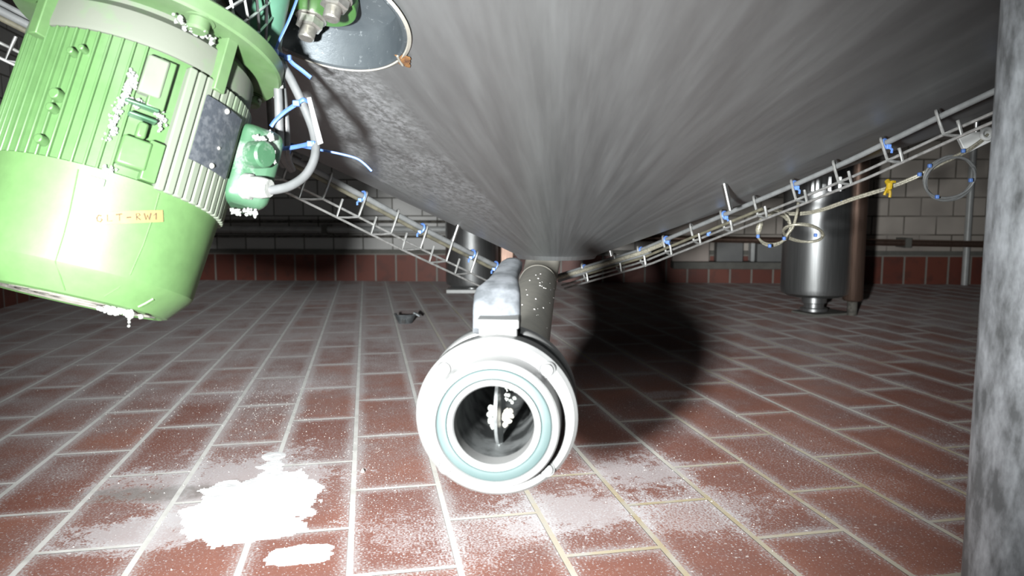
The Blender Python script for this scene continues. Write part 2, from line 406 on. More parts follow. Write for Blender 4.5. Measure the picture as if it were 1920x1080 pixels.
def wall_mat():
    m, nt, b = nmat('white_glazed_wall_blocks'); co = ocoord(nt)
    cb = nd(nt, 'ShaderNodeCombineXYZ'); sx = nd(nt, 'ShaderNodeSeparateXYZ'); lk(nt, co, sx.inputs[0])
    lk(nt, sx.outputs[0], cb.inputs[0]); lk(nt, sx.outputs[2], cb.inputs[1])
    mp = stretch(nt, cb.outputs[0], (1, 1, 1), (20.05, 10 - 0.165 + 0.0, 0))
    n = nd(nt, 'ShaderNodeTexBrick'); lk(nt, mp, n.inputs['Vector']); n.offset = 0.5; n.offset_frequency = 2
    for k, v in (('Scale', 1.0), ('Mortar Size', 0.004), ('Mortar Smooth', 0.2), ('Bias', 0.0), ('Brick Width', 0.165), ('Row Height', 0.098)): n.inputs[k].default_value = v
    n.inputs['Color1'].default_value = (0.66, 0.65, 0.63, 1); n.inputs['Color2'].default_value = (0.80, 0.79, 0.77, 1); n.inputs['Mortar'].default_value = (0.20, 0.19, 0.17, 1)
    wx = ramp(nt, mth(nt, 'ADD', sx.outputs[0], mth(nt, 'MULTIPLY', noisef(nt, co, 2.5, 3), 1.2)), 2.6, 4.0)
    warm = mixc(nt, 1.0, n.outputs['Color'], (0.78, 0.70, 0.63), 'MULTIPLY')
    c = mixc(nt, mth(nt, 'MULTIPLY', wx, 0.9), n.outputs['Color'], warm)
    c = mixc(nt, mth(nt, 'MULTIPLY', ramp(nt, noisef(nt, co, 3, 3), 0.45, 0.7), wx), c, (0.44, 0.39, 0.35))
    lk(nt, c, b.inputs['Base Color']); b.inputs['Roughness'].default_value = 0.55
    bump(nt, b, mth(nt, 'MULTIPLY', n.outputs['Fac'], -1.0), 0.4, 0.003)
    return m
def skirt_mat():
    m, nt, b = nmat('red_skirting_tiles'); co = ocoord(nt)
    cb = nd(nt, 'ShaderNodeCombineXYZ'); sx = nd(nt, 'ShaderNodeSeparateXYZ'); lk(nt, co, sx.inputs[0])
    lk(nt, sx.outputs[0], cb.inputs[0]); lk(nt, sx.outputs[2], cb.inputs[1])
    mp = stretch(nt, cb.outputs[0], (1, 1, 1), (20.03, 0.626, 0))
    n = nd(nt, 'ShaderNodeTexBrick'); lk(nt, mp, n.inputs['Vector']); n.offset = 0.0
    for k, v in (('Scale', 1.0), ('Mortar Size', 0.005), ('Mortar Smooth', 0.15), ('Bias', 0.0), ('Brick Width', 0.113), ('Row Height', 0.155)): n.inputs[k].default_value = v
    n.inputs['Color1'].default_value = (0.17, 0.050, 0.036, 1); n.inputs['Color2'].default_value = (0.24, 0.075, 0.05, 1); n.inputs['Mortar'].default_value = (0.30, 0.28, 0.25, 1)
    c = mixc(nt, ramp(nt, noisef(nt, co, 14, 3), 0.5, 0.75), n.outputs['Color'], (0.12, 0.05, 0.04))
    c = mixc(nt, n.outputs['Fac'], c, (0.30, 0.28, 0.25))
    lk(nt, c, b.inputs['Base Color']); b.inputs['Roughness'].default_value = 0.45
    bump(nt, b, mth(nt, 'MULTIPLY', n.outputs['Fac'], -1.0), 0.4, 0.003)
    return m
M_['floor'] = floor_mat(); M_['wall'] = wall_mat(); M_['skirt'] = skirt_mat()
M_['ceil'] = simple('dark_concrete_ceiling', (0.22, 0.22, 0.21), (0.16, 0.16, 0.155), 0.9, 0, 4)

# ------------------------------------------------------------------ setting
def struct(o): o['kind'] = 'structure'; return o
def frame_box(name, mat, o, x, y, z, lo, hi):
    """box in a rotated frame: object keeps the frame so the pattern lies along it"""
    M = Matrix((( x.x, y.x, z.x, o.x), (x.y, y.y, z.y, o.y), (x.z, y.z, z.z, o.z), (0, 0, 0, 1)))
    mb = MB(); c = [(a + b) / 2 for a, b in zip(lo, hi)]; s = [b - a for a, b in zip(lo, hi)]
    mb.box(c, s)
    me = bpy.data.meshes.new(name); me.from_pydata([tuple(v) for v in mb.v], [], mb.f)
    bm = bmesh.new(); bm.from_mesh(me); bmesh.ops.recalc_face_normals(bm, faces=bm.faces); bm.to_mesh(me); bm.free()
    me.materials.append(mat)
    ob = bpy.data.objects.new(name, me); COL.objects.link(ob); ob.matrix_world = M; WM[ob.name] = M
    return ob
Z = Vector((0, 0, 1))
# the floor's own x runs along the long joints
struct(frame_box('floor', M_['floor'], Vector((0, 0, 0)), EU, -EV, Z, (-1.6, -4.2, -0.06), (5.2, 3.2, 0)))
W0 = G(197, 523.5); W1 = G(1850, 533)
WX = (W1 - W0).normalized(); WY = Z.cross(WX)           # WY points away from the camera
WL = 6.4
CEIL = 2.7
struct(frame_box('wall_back', M_['wall'], W0, WX, WY, Z, (-0.15, 0.0, 0), (WL, 0.15, CEIL)))
SKH = 0.152
struct(frame_box('baseboard_back', M_['skirt'], W0, WX, WY, Z, (0, -0.012, 0), (WL, 0.0, SKH)))
struct(frame_box('trim_1', M_['sill'], W0, WX, WY, Z, (0.012, -0.016, SKH), (WL, 0.0, SKH + 0.022)))
LX = -EU                                                # left wall runs from the corner towards the camera
LY = Z.cross(LX)
struct(frame_box('wall_left', M_['wall'], W0, LX, LY, Z, (0.0, -0.15, 0), (5.4, 0.0, CEIL)))
struct(frame_box('baseboard_left', M_['skirt'], W0, LX, LY, Z, (0.012, 0.0, 0), (5.4, 0.012, SKH)))
struct(frame_box('wall_right', M_['wall'], W0 + WX * WL, LX, LY, Z, (-0.2, 0.0, 0), (5.4, 0.15, CEIL)))
struct(frame_box('ceiling', M_['ceil'], W0, WX, WY, Z, (-0.3, -5.6, CEIL), (WL + 1.5, 0.3, CEIL + 0.1)))

def wallpt(x, y, d=0.0):
    """point where the pixel meets the back wall, moved d metres off it"""
    r = ray(x, y); n = WY; t = (W0 - CO - n * d).dot(n) / r.dot(n)
    return CO + r * t

# ------------------------------------------------------------------ the cone-bottomed tank
AX = Vector((0.087, 1.45, 0.305)); R0 = 0.07; RMAX = 1.5
def slope(a):      # a: azimuth from +X
    return 0.42 - 0.055 * math.cos(a) + 0.0 * math.sin(a)
def cone_h(x, y):
    dx, dy = x - AX.x, y - AX.y; r = math.hypot(dx, dy)
    return AX.z + max(0, r - R0) * slope(math.atan2(dy, dx))
def conehit(x, y):
    d = ray(x, y); t0 = 0.3
    t = t0
    while t < 4:
        p = CO + d * t
        if p.z > cone_h(p.x, p.y) and math.hypot(p.x - AX.x, p.y - AX.y) < RMAX: return p
        t += 0.004
    return CO + d * 1.2
def cone_n(x, y):
    e = 1e-3
    return Vector(((cone_h(x + e, y) - cone_h(x - e, y)) / (2 * e), (cone_h(x, y + e) - cone_h(x, y - e)) / (2 * e), -1)).normalized()
tank = thing('conical_tank', 'large dull grey steel tank with a shallow cone bottom overhead', 'tank', (AX.x, AX.y, AX.z))
N = 160; mb = MB(); vs = []; fs = []
rads = [0.0, R0] + [R0 + (RMAX - R0) * (k / 24) for k in range(1, 25)]
for r in rads:
    for k in range(N):
        a = 2 * math.pi * k / N
        vs.append(Vector((AX.x + r * math.cos(a), AX.y + r * math.sin(a), AX.z + max(0, r - R0) * slope(a))))
m = len(rads)
for k in range(N):     # the shell above the cone
    a = 2 * math.pi * k / N; vs.append(Vector((AX.x + RMAX * math.cos(a), AX.y + RMAX * math.sin(a), 2.3)))
for i in range(m):
    for k in range(N):
        l = (k + 1) % N; fs.append((i * N + k, i * N + l, (i + 1) * N + l, (i + 1) * N + k))
fs.append([m * N + k for k in range(N)][::-1])
mb.add(vs, fs).build('cone_shell', M_['cone'], tank, smooth=25)
# weld seam running up the cone
def conept(p, off=0.0):
    q = Vector((p.x, p.y, cone_h(p.x, p.y))); return q + cone_n(p.x, p.y) * off
# ring band near the outlet
MB().lathe([(R0 - 0.004, -0.004), (R0 + 0.006, -0.003), (R0 + 0.012, 0.006), (R0, 0.008)], AX, (0, 0, 1), 64, closed=True).build('outlet_collar', M_['cone'], tank)
# round recess for the mixer: cut into the cone, with a damp blue-grey lining
RC0 = conehit(590, 26); rn = cone_n(RC0.x, RC0.y)         # rn points out of the tank, downwards
RR0, RR1, RD = 0.094, 0.080, 0.040
cutter = MB().lathe([(0, 0.03), (RR0 + 0.03 * 0.4, 0.03), (RR0, 0.0), (RR1, -RD), (0, -RD)], RC0, rn, 96).build('cutter', M_['neck'])
shell = [c for c in tank.children if c.name == 'cone_shell'][0]
bo = shell.modifiers.new('cut', 'BOOLEAN'); bo.operation = 'DIFFERENCE'; bo.object = cutter; bo.solver = 'EXACT'
bpy.context.view_layer.update()
dg = bpy.context.evaluated_depsgraph_get()
me2 = bpy.data.meshes.new_from_object(shell.evaluated_get(dg))
shell.modifiers.clear(); shell.data = me2; me2.name = 'cone_shell'
bpy.data.objects.remove(cutter)
for p_ in me2.polygons: p_.use_smooth = True
me2.set_sharp_from_angle(angle=math.radians(25))
MB().lathe([(RR0 + 0.004, 0.0015), (RR0 + 0.001, 0.003), (RR0 - 0.002, 0.0015), (RR1 - 0.001, -RD + 0.004), (RR1 - 0.007, -RD + 0.001), (0, -RD + 0.001)], RC0, rn, 96).build('mixer_recess', M_['neck'], tank)['label'] = 'damp blue-grey round recess'
MB().lathe([(RR0 + 0.002, 0.0012), (RR0 + 0.004, 0.0034), (RR0 + 0.007, 0.0014), (RR0 + 0.0045, -0.001)], RC0, rn, 96, closed=True).build('weld_ring', M_['pipe'], tank)
# rust spot with a dark pit below the neck
rp = conept(conehit(757, 104), 0.0)
rx, ry, rz = basis(cone_n(rp.x, rp.y), (1, 0, 0))
mb = MB(); pts = []
for k in range(22):
    a = 2 * math.pi * k / 22; rr = 0.0115 * (0.75 + 0.5 * noise.noise(Vector((math.cos(a) * 1.7, math.sin(a) * 1.7, 3.1))))
    pts.append(rp + rx * (rr * math.cos(a) * 1.0) + ry * (rr * math.sin(a) * 1.3) + rz * 0.0030)
mb.add(pts + [rp + rz * 0.0055], [(i, (i + 1) % 22, 22) for i in range(22)])
mb.build('rust_patch', M_['rust'], tank)['label'] = 'orange rust patch'
rl = [conept(conehit(x, y), 0.0050) for x, y in ((747, 97), (751, 103), (757, 112))]
MB().tube(catmull(rl, 4), 0.0014, 6).build('rust_run', M_['grime'], tank)['label'] = 'dark brown rust run'
# support leg in the right foreground
LG = P(1852, 540, 0.56); LGR = 0.042
lx = LG.x + LGR + 0.028
leg = MB().lathe([(LGR, 0.012), (LGR, 0.70)], (lx, 0.60, 0), (0, 0, 1), 48)
lg = leg.build('support_leg', M_['post'], tank); lg['label'] = 'mottled grey support leg'
MB().lathe([(0, 0), (LGR + 0.025, 0), (LGR + 0.025, 0.012), (0, 0.012)], (lx, 0.60, 0), (0, 0, 1), 40).build('leg_foot', M_['post'], tank)
# threaded studs that carry the trays
studs = [((1358, 345), (1369, 394)), ((859, 423), (849, 452)), ((1143, 466), (1146, 480))]
for (a, b_) in studs:
    pa = conehit(*a) if a[0] != 1143 else P(a[0], a[1], 1.46)
    pb = P(b_[0], b_[1], pa.y)
    MB().cyl(pa + (pa - pb) * 0.3, pb, 0.0045, 10).build('hanger_stud', M_['steel'], tank)

# ------------------------------------------------------------------ outlet pipe
PV = P(930, 785, 0.55)                                   # centre of the valve face
PE = P(1010, 526, 1.44)
VD = (PV - PE).normalized()                              # axis, towards the camera
PR = 0.0345
pipe = thing('outlet_pipe', 'dull beige steel outlet pipe running from under the cone to the valve', 'pipe', (PE.x, PE.y, PE.z - PR))
PS = PV - VD * 0.075
elb = Vector((AX.x - 0.03, 1.475, PE.z))
path = [PS, PS + (PE - PS) * 0.5, PS + (PE - PS) * 0.92]
bend = []
c0 = PS + (PE - PS) * 0.94; c1 = Vector((PE.x + 0.012, PE.y + 0.03, PE.z + 0.055))
corner = Vector((PE.x + 0.004, PE.y + 0.035, PE.z + 0.002))
for k in range(1, 9):
    t = k / 8; bend.append(c0 * (1 - t) ** 2 + corner * 2 * t * (1 - t) + c1 * t ** 2)
MB().tube([PS, PS + (PE - PS) * 0.5, c0] + bend, PR, 40, caps=False).build('elbow_pipe', M_['pipe'], pipe)
MB().cyl(bend[-1], Vector((bend[-1].x + 0.006, bend[-1].y, AX.z + 0.004)), PR * 0.86, 32).build('riser', M_['pipe'], pipe)
MB().lathe([(PR, -0.002), (PR + 0.0016, 0), (PR, 0.002)], c0, VD, 40).build('weld_ring', M_['pipe'], pipe)
mb = MB()
for k in range(26):
    t = random.uniform(0.25, 0.85); a = random.uniform(-0.2, 1.35)
    bx, by, bz = basis(VD, (0, 0, 1))
    rdir = Vector((math.sin(a), 0, math.cos(a))); rdir = (rdir - VD * rdir.dot(VD)).normalized()
    mb.ball(PS + (PE - PS) * t + rdir * PR, random.uniform(0.0007, 0.0015), 4)
o = mb.build('dried_droplets', M_['crumb'], pipe); o['label'] = 'tiny white dried droplets'; o['kind'] = 'stuff'

# ------------------------------------------------------------------ butterfly valve
valve = thing('butterfly_valve', 'bright steel butterfly valve with open round mouth facing the front, grey lever on top', 'valve', PV - Z * 0.064)
FR = 0.0627
MB().lathe([(0.047, -0.075), (0.050, -0.072), (0.050, -0.064), (FR - 0.001, -0.062), (FR, -0.060), (FR, -0.040), (FR - 0.001, -0.038), (0.056, -0.037), (0.056, -0.025),
            (FR - 0.001, -0.023), (FR, -0.021), (FR, -0.004), (FR - 0.003, 0.0), (0.0508, 0.0), (0.0495, 0.003), (0.0490, 0.017), (0.0475, 0.019), (0.0440, 0.019), (0.0432, 0.0165),
            (0.0352, 0.0165), (0.0348, 0.019), (0.0315, 0.019), (0.0302, 0.017), (0.0300, 0.0), (0.0300, -0.075)], PV, VD, 96, closed=True).build('valve_body', M_['valve'], valve, smooth=30)
MB().lathe([(0.0352, 0.0166), (0.0432, 0.0166), (0.0428, 0.0182), (0.0420, 0.0188), (0.0362, 0.0188), (0.0355, 0.0182)], PV, VD, 96, closed=True).build('seal_ring', M_['seal'], valve)['label'] = 'pale teal rubber seal ring'
MB().lathe([(0.0298, 0.002), (0.0298, -0.30)], PV, VD, 64).build('bore_tube', M_['bore'], valve)['label'] = 'dark wet inside of the bore'
bx, by, bz = basis(VD, (0, 0, 1))                         # bx ~ up, by ~ sideways
side = bx.cross(VD) * -1.0                                 # image right
if side.x < 0: side = -side
for a in (45, 135, 225, 315):
    d = side * math.cos(math.radians(a)) + bx * math.sin(math.radians(a))
    q = PV + d * 0.0552
    mb = MB().lathe([(0, 0.0040), (0.0034, 0.0040), (0.0046, 0.0032), (0.0050, -0.001), (0.0050, -0.002)], q, VD, 18)
    mb.lathe([(0.0052, 0.0005), (0.0060, 0.0016), (0.0066, 0.0005)], q, VD, 24)
    mb.build('flange_bolt', M_['valve'], valve)
# the disc stands edge-on in the bore
DC = PV - VD * 0.030
mb = MB(); prof = []
dn = (side + VD * 0.02).normalized()
mb.lathe([(0, -0.0030), (0.020, -0.0026), (0.0288, -0.0012), (0.0292, 0.0), (0.0288, 0.0012), (0.020, 0.0026), (0, 0.0030)], DC, dn, 56)
mb.cyl(DC - bx * 0.0295, DC + bx * 0.0295, 0.0030, 16)
mb.build('closing_disc', M_['bore'], valve)
def crustmb(items, jit=0.3):
    mb = MB()
    for c, r in items:
        prof = []
        c = Vector(c); b0 = len(mb.v); mb.ball(c, r, 8)
        for i in range(b0, len(mb.v)):
            v = mb.v[i] - c; mb.v[i] = c + v * (1 + jit * noise.noise(mb.v[i] * (1.2 / r)))
    return mb
it = []
for (s, u, r) in ((-0.0058, 0.004, 0.0034), (-0.0072, -0.001, 0.0030), (-0.0062, -0.006, 0.0034), (-0.0045, -0.0105, 0.0030), (-0.0035, 0.0005, 0.0040), (-0.003, -0.006, 0.004)):
    it.append((PV + side * (s * 0.85) + bx * u + VD * -0.014, r * 0.82))
crustmb(it).build('lime_lumps', M_['crust'], valve)['label'] = 'white lime lumps on the disc'
it = []
for (s, u, r) in ((0.0070, 0.000, 0.0034), (0.0098, 0.001, 0.0026), (0.0105, -0.003, 0.0026), (0.0072, -0.0065, 0.0034), (0.0090, -0.0075, 0.0024), (0.0055, -0.0105, 0.0026), (0.0056, -0.004, 0.0042)):
    it.append((PV + side * s + bx * u + VD * -0.018, r * 0.85))
crustmb(it).build('lime_lumps', M_['pipe'], valve)['label'] = 'grey lime lumps right of the disc'
it = []
for k in range(26):
    it.append((PV + side * random.uniform(0.006, 0.014) + bx * random.uniform(0.008, 0.021) + VD * random.uniform(-0.022, -0.014), random.uniform(0.0006, 0.0016)))
crustmb(it).build('lime_specks', M_['crust'], valve)
# neck, collar and lever
nk = PV - VD * 0.030 + bx * 0.056
MB().box(nk + bx * 0.004, (0.030, 0.026, 0.018), Matrix((side, -VD, bx)).transposed()).build('stem_neck', M_['valve'], valve, bevel=0.002)
MB().box(nk + bx * 0.0145, (0.0335, 0.030, 0.0075), Matrix((side, -VD, bx)).transposed()).build('stem_collar', M_['valve'], valve, bevel=0.0015)
def loft(secs):
    """secs: (centre, x, y, halfwidth, halfheight, round) rounded-rectangle sections"""
    vs = []; n = 24
    for c, x, y, hw, hh, e in secs:
        for k in range(n):
            a = 2 * math.pi * k / n; ca, sa = math.cos(a), math.sin(a)
            px_ = math.copysign(abs(ca) ** e, ca) * hw; py_ = math.copysign(abs(sa) ** e, sa) * hh
            vs.append(c + x * px_ + y * py_)
    fs = [(i * n + k, i * n + (k + 1) % n, (i + 1) * n + (k + 1) % n, (i + 1) * n + k) for i in range(len(secs) - 1) for k in range(n)]
    fs.append(list(range(n))[::-1]); fs.append([(len(secs) - 1) * n + k for k in range(n)])
    return MB().add(vs, fs)
def lever_pt(x, y, Y): return P(x, y, Y)
secs = []
for (x, y, Y, wpx, hh, e, tilt) in ((931, 613, 0.575, 92, 0.0075, 0.45, 0.9), (931, 604, 0.577, 92, 0.0105, 0.45, 0.9), (931, 575, 0.592, 92, 0.0110, 0.5, 0.8), (932, 548, 0.606, 90, 0.0105, 0.55, 0.7),
                                  (934, 535, 0.615, 84, 0.0098, 0.6, 0.6), (943, 518, 0.64, 58, 0.0095, 0.7, 0.6), (950, 503, 0.665, 48, 0.0100, 0.75, 0.5), (956, 492, 0.685, 47, 0.0105, 0.8, 0.5), (959, 486, 0.700, 41, 0.0085, 0.85, 0.5), (960, 483, 0.706, 26, 0.005, 0.9, 0.5)):
    c = P(x, y, Y); ydir = Vector((0, -math.cos(0.6 + 0.0 * tilt), math.sin(0.6))).normalized()
    secs.append((c - ydir * hh, Vector((1, 0, 0)), ydir, wpx / 2 * Y / FPX, hh, e))
loft(secs).build('lever_handle', M_['handle'], valve, smooth=50)['label'] = 'worn grey lever handle'

# ------------------------------------------------------------------ green drive motor
MB0 = P(141, 566, 0.66); MF0 = P(291, 78, 0.735)
A = (MF0 - MB0); ML = A.length; A.normalize()
C = CO - (MB0 + MF0) * 0.5; C = (C - A * C.dot(A)).normalized(); Rr = A.cross(C)
MM = Matrix(((Rr.x, -C.x, A.x, MB0.x), (Rr.y, -C.y, A.y, MB0.y), (Rr.z, -C.z, A.z, MB0.z), (0, 0, 0, 1)))
MI = MM.inverted()
motor = thing('drive_motor', 'green ribbed electric motor with smooth fan cowl hanging tilted at the left', 'motor', (0, 0, 0), None, MM)
def cp(th, r, z):
    t = math.radians(th); return Vector((r * math.sin(t), -r * math.cos(t), z))
def mloc(x, y, r):
    """angle and height on the motor where the pixel meets a cylinder of radius r about its axis"""
    o = MI @ CO; d = (MI.to_3x3() @ ray(x, y))
    a = d.x ** 2 + d.y ** 2; b = 2 * (o.x * d.x + o.y * d.y); c = o.x ** 2 + o.y ** 2 - r * r
    D = b * b - 4 * a * c
    t = (-b - math.sqrt(max(D, 0))) / (2 * a); p = o + d * t
    return math.degrees(math.atan2(p.x, -p.y)), p.z
RC = 0.0985
zc = mloc(205, 322, RC)[1]                                # top rim of the cowl
zb = mloc(244, 70, 0.100)[1]                              # top of the ribbed body
zf0, zf1 = ML - 0.006, ML + 0.010
RF = 0.121
print('MOTOR', ML, zc, zb)
# cowl
MB().lathe([(0.066, 0.004), (0.073, 0.0), (0.0775, 0.0015), (0.0925, 0.020), (0.0945, 0.024), (RC - 0.0005, zc - 0.006), (RC, zc), (RC - 0.004, zc + 0.0005), (RC - 0.006, zc - 0.004)], (0, 0, 0), (0, 0, 1), 120, (0, -1, 0)).build('fan_cowl', M_['green_cowl'], motor, True, smooth=20)
cowl = motor.children[-1]; WM[cowl.name] = MM
mb = MB().lathe([(0, 0.003), (0.072, 0.003), (0.072, 0.006), (0, 0.006)], n=64)
for r in (0.02, 0.035, 0.05, 0.065): mb.lathe([(r - 0.002, 0.003), (r - 0.002, 0.001), (r + 0.002, 0.001), (r + 0.002, 0.003)], n=64)
mb.build('intake_grille', M_['grime'], cowl, True)['label'] = 'grimy air intake under the cowl'
# raised lines on the cowl
def cowl_line(pix, r=0.0006, name='cowl_seam', mat='green_cowl'):
    pts = []
    for x, y in pix:
        th, z = mloc(x, y, RC - 0.001); rr = ipol([(0.0, 0.0768), (0.020, 0.0925), (0.024, 0.0945), (zc, RC)], z)
        pts.append(cp(th, rr, z))
    MB().tube(pts, r, 6).build(name, M_[mat], cowl, True)
cowl_line(((147, 318), (140, 350), (130, 395), (118, 440), (103, 485), (101, 490), (108, 515), (116, 541)))
cowl_line(((298, 362), (286, 410), (270, 460), (254, 498), (247, 515)))
cowl_line(((247, 515), (230, 540), (207, 556)))
cowl_line(((304, 563), (296, 572), (286, 580)), 0.0013)
# vertical step and clip
th, z = mloc(181, 340, RC)
M3 = Matrix((cp(th + 90, 1, 0), -cp(th, 1, 0), Vector((0, 0, 1)))).transposed()
MB().box(cp(th, RC, z), (0.012, 0.003, 0.006), M3).build('cowl_clip', M_['tagw'], cowl, True, bevel=0.0008)
# handwritten tape
th, z = mloc(241, 407, RC); tr = -0.19
def on_cowl(u, v, off):                                   # u right, v up, metres on the cowl's skin
    uu = u * math.cos(tr) - v * math.sin(tr); vv = u * math.sin(tr) + v * math.cos(tr)
    zz = z + vv; rr = ipol([(0.0, 0.0768), (0.024, 0.0945), (zc, RC)], zz)
    return cp(th + math.degrees(uu / RC), rr + off, zz)
tr = 0.37
vs = []; nx, ny = 16, 4; W_, H_ = 0.057, 0.0100
for off in (0.0009, -0.0012):
    for j in range(ny + 1):
        for i in range(nx + 1): vs.append(on_cowl((i / nx - 0.5) * W_, (j / ny - 0.5) * H_, off))
K = (nx + 1) * (ny + 1); q = lambda i, j, k: k * K + j * (nx + 1) + i
fs = []
for i in range(nx):
    for j in range(ny):
        fs.append((q(i, j, 0), q(i + 1, j, 0), q(i + 1, j + 1, 0), q(i, j + 1, 0))); fs.append((q(i, j, 1), q(i, j + 1, 1), q(i + 1, j + 1, 1), q(i + 1, j, 1)))
for i in range(nx):
    for j in (0, ny): fs.append((q(i, j, 0), q(i + 1, j, 0), q(i + 1, j, 1), q(i, j, 1)))
for j in range(ny):
    for i in (0, nx): fs.append((q(i, j, 0), q(i, j + 1, 0), q(i, j + 1, 1), q(i, j, 1)))
tape = MB().add(vs, fs).build('tape_label', M_['tape'], cowl, True)
tape['label'] = 'cream tape strip handwritten GLT-RW1'
WM[tape.name] = MM
GLY = {'G': [[(0.75, 0.85), (0.4, 1), (0.1, 0.6), (0.15, 0.15), (0.55, 0), (0.8, 0.3), (0.75, 0.45), (0.45, 0.42)]], 'L': [[(0.2, 1), (0.12, 0.02), (0.75, 0.05)]],
       'T': [[(0.0, 0.92), (0.9, 1.0)], [(0.5, 0.95), (0.42, 0)]], '-': [[(0.1, 0.42), (0.75, 0.46)]],
       'R': [[(0.15, 0), (0.18, 1), (0.6, 0.98), (0.72, 0.72), (0.2, 0.5), (0.75, 0.02)]], 'W': [[(0.0, 1), (0.22, 0.02), (0.48, 0.7), (0.72, 0.02), (1.05, 1)]], '1': [[(0.1, 0.62), (0.5, 1), (0.42, 0)]]}
mb = MB(); cu = -0.0235
for ch in 'GLT-RW1':
    for st in GLY[ch]:
        mb.tube([on_cowl(cu + a * 0.0052, -0.0027 + b_ * 0.0054, 0.0011) for a, b_ in st], 0.00055, 5, flat=0.5)
    cu += 0.0072
mb.build('handwriting', M_['ink'], motor, True)
hw = motor.children[-1]
for c in list(motor.children):
    if c.name.startswith('handwriting'): c.parent = cowl; hw = c
# crust under the cowl
it = []
for k in range(60):
    x = random.gauss(222, 16); y = 580 + (x - 200) * 0.16 + random.uniform(-5, 6)
    r = ray(x, y); p = CO + r * (0.625 / r.y); it.append((MI @ p, random.uniform(0.0008, 0.0022)))
for y in (592, 598, 604, 611): it.append((MI @ P(242, y, 0.625), 0.0013))
crustmb(it).build('lime_drips', M_['crust'], motor, True)['label'] = 'white lime drips under the cowl'
# body core
RB = 0.0950
MB().lathe([(0, zc - 0.02), (RB, zc - 0.02), (RB, zb), (0, zb)], n=96).build('motor_housing', M_['green_body'], motor, True)
house = motor.children[-1]
for c in motor.children:
    if c.name.startswith('motor_housing'): house = c
WM[house.name] = MM
def fin(th, w, r1, z0, z1, mat, r0=RB - 0.002):
    M3 = Matrix((cp(th + 90, 1, 0), cp(th, 1, 0), Vector((0, 0, 1)))).transposed()
    return MB().box(cp(th, (r0 + r1) / 2, (z0 + z1) / 2), (w, r1 - r0, z1 - z0), M3)
fcount = 0
th = -92.0
while th < -2:
    fin(th, 0.0022, 0.0980, zc - 0.004, zb - 0.001, None).build('cooling_fin', M_['green_body'], house, True, bevel=0.0008)
    th += 5.6
th = 20.0
while th < 94:
    w = 0.0078
    fin(th, w, 0.1025, zc - 0.002, zb - 0.004, None).build('cooling_fin', M_['green_fin'], house, True, bevel=0.0016)
    th += 5.0
th = 132.0
while th < 264:
    fin(th, 0.004, 0.100, zc - 0.002, zb - 0.002, None).build('cooling_fin', M_['green_body'], house, True, bevel=0.001)
    th += 6.0
# cast blocks on the front of the body
def block(name, x0, y0, x1, y1, r1, mat, bev=0.002):
    ta, za = mloc(x0, y0, r1); tb, zb_ = mloc(x1, y1, r1); tm = (ta + tb) / 2; zm = (za + zb_) / 2
    M3 = Matrix((cp(tm + 90, 1, 0), cp(tm, 1, 0), Vector((0, 0, 1)))).transposed()
    w = abs(math.radians(tb - ta)) * r1; h = abs(zb_ - za)
    MB().box(cp(tm, (RB + r1) / 2 - 0.001, zm), (w, r1 - RB + 0.004, h), M3).build(name, M_[mat], house, True, bevel=bev)
block('cast_pad', 279, 100, 300, 186, 0.1035, 'green_fin')
block('cast_pad', 232, 250, 272, 322, 0.104, 'green_body')
block('cast_rib', 300, 108, 306, 210, 0.1015, 'green_body', 0.001)
block('cast_rib', 283, 262, 290, 345, 0.1025, 'green_body', 0.001)
block('cast_step', 234, 188, 300, 206, 0.1030, 'green_box', 0.002)
block('cast_step', 240, 212, 296, 226, 0.1045, 'green_box', 0.002)
block('cast_step', 262, 226, 272, 262, 0.1035, 'green_body', 0.002)
# bolts, nubs and the crusted streak
for (x, y, r) in ((106, 178, 0.0055), (98, 203, 0.0040), (136, 98, 0.0035), (156, 92, 0.003), (77, 262, 0.0045)):
    t_, z_ = mloc(x, y, 0.099); MB().cyl(cp(t_, RB, z_), cp(t_, 0.1035, z_), r, 14, r * 0.8).build('boss', M_['green_body'], house, True, bevel=0.0008)
for (x0, y0, x1, y1, n_) in ((246, 135, 246, 165, 22), (240, 165, 222, 200, 22), (222, 200, 205, 262, 26), (240, 186, 300, 205, 20), (290, 182, 305, 240, 18), (195, 320, 212, 325, 10), (335, 325, 400, 390, 26)):
    it = []
    for k in range(int(n_ * 2.2)):
        t = random.random(); x = x0 + (x1 - x0) * t + random.gauss(0, 5); y = y0 + (y1 - y0) * t + random.gauss(0, 4)
        t_, z_ = mloc(x, y, 0.0965); it.append((cp(t_, 0.0965 + random.uniform(-0.0005, 0.002), z_), random.uniform(0.0006, 0.0019)))
    crustmb(it, 0.7).build('lime_streak', M_['crust'], house, True)['label'] = 'white crusted streak over the ribs'
# nameplate
pl = []
for x, y in ((402, 192), (440, 222), (420, 327), (371, 296)):
    pl.append(mloc(x, y, 0.1055))
ths = [p[0] for p in pl]; zs = [p[1] for p in pl]
tm = sum(ths) / 4; zm = sum(zs) / 4
t0, t1 = tm - 13.5, tm + 13.5; z0, z1 = zm - 0.0300, zm + 0.0300
vs = []; nx = 10
for rr in (0.1046, 0.1056):
    for zz in (z0, z1):
        for i in range(nx + 1): vs.append(cp(t0 + (t1 - t0) * i / nx, rr, zz))
S = nx + 1; fs = []
for i in range(nx):
    fs += [(2 * S + i, 2 * S + i + 1, 3 * S + i + 1, 3 * S + i), (i, S + i, S + i + 1, i + 1), (i, i + 1, 2 * S + i + 1, 2 * S + i), (S + i, 3 * S + i, 3 * S + i + 1, S + i + 1)]
fs += [(0, 2 * S, 3 * S, S), (nx, S + nx, 3 * S + nx, 2 * S + nx)]
plate = MB().add(vs, fs).build('nameplate', M_['plate'], motor, True); plate['label'] = 'dark slate nameplate with worn text'
WM[plate.name] = MM
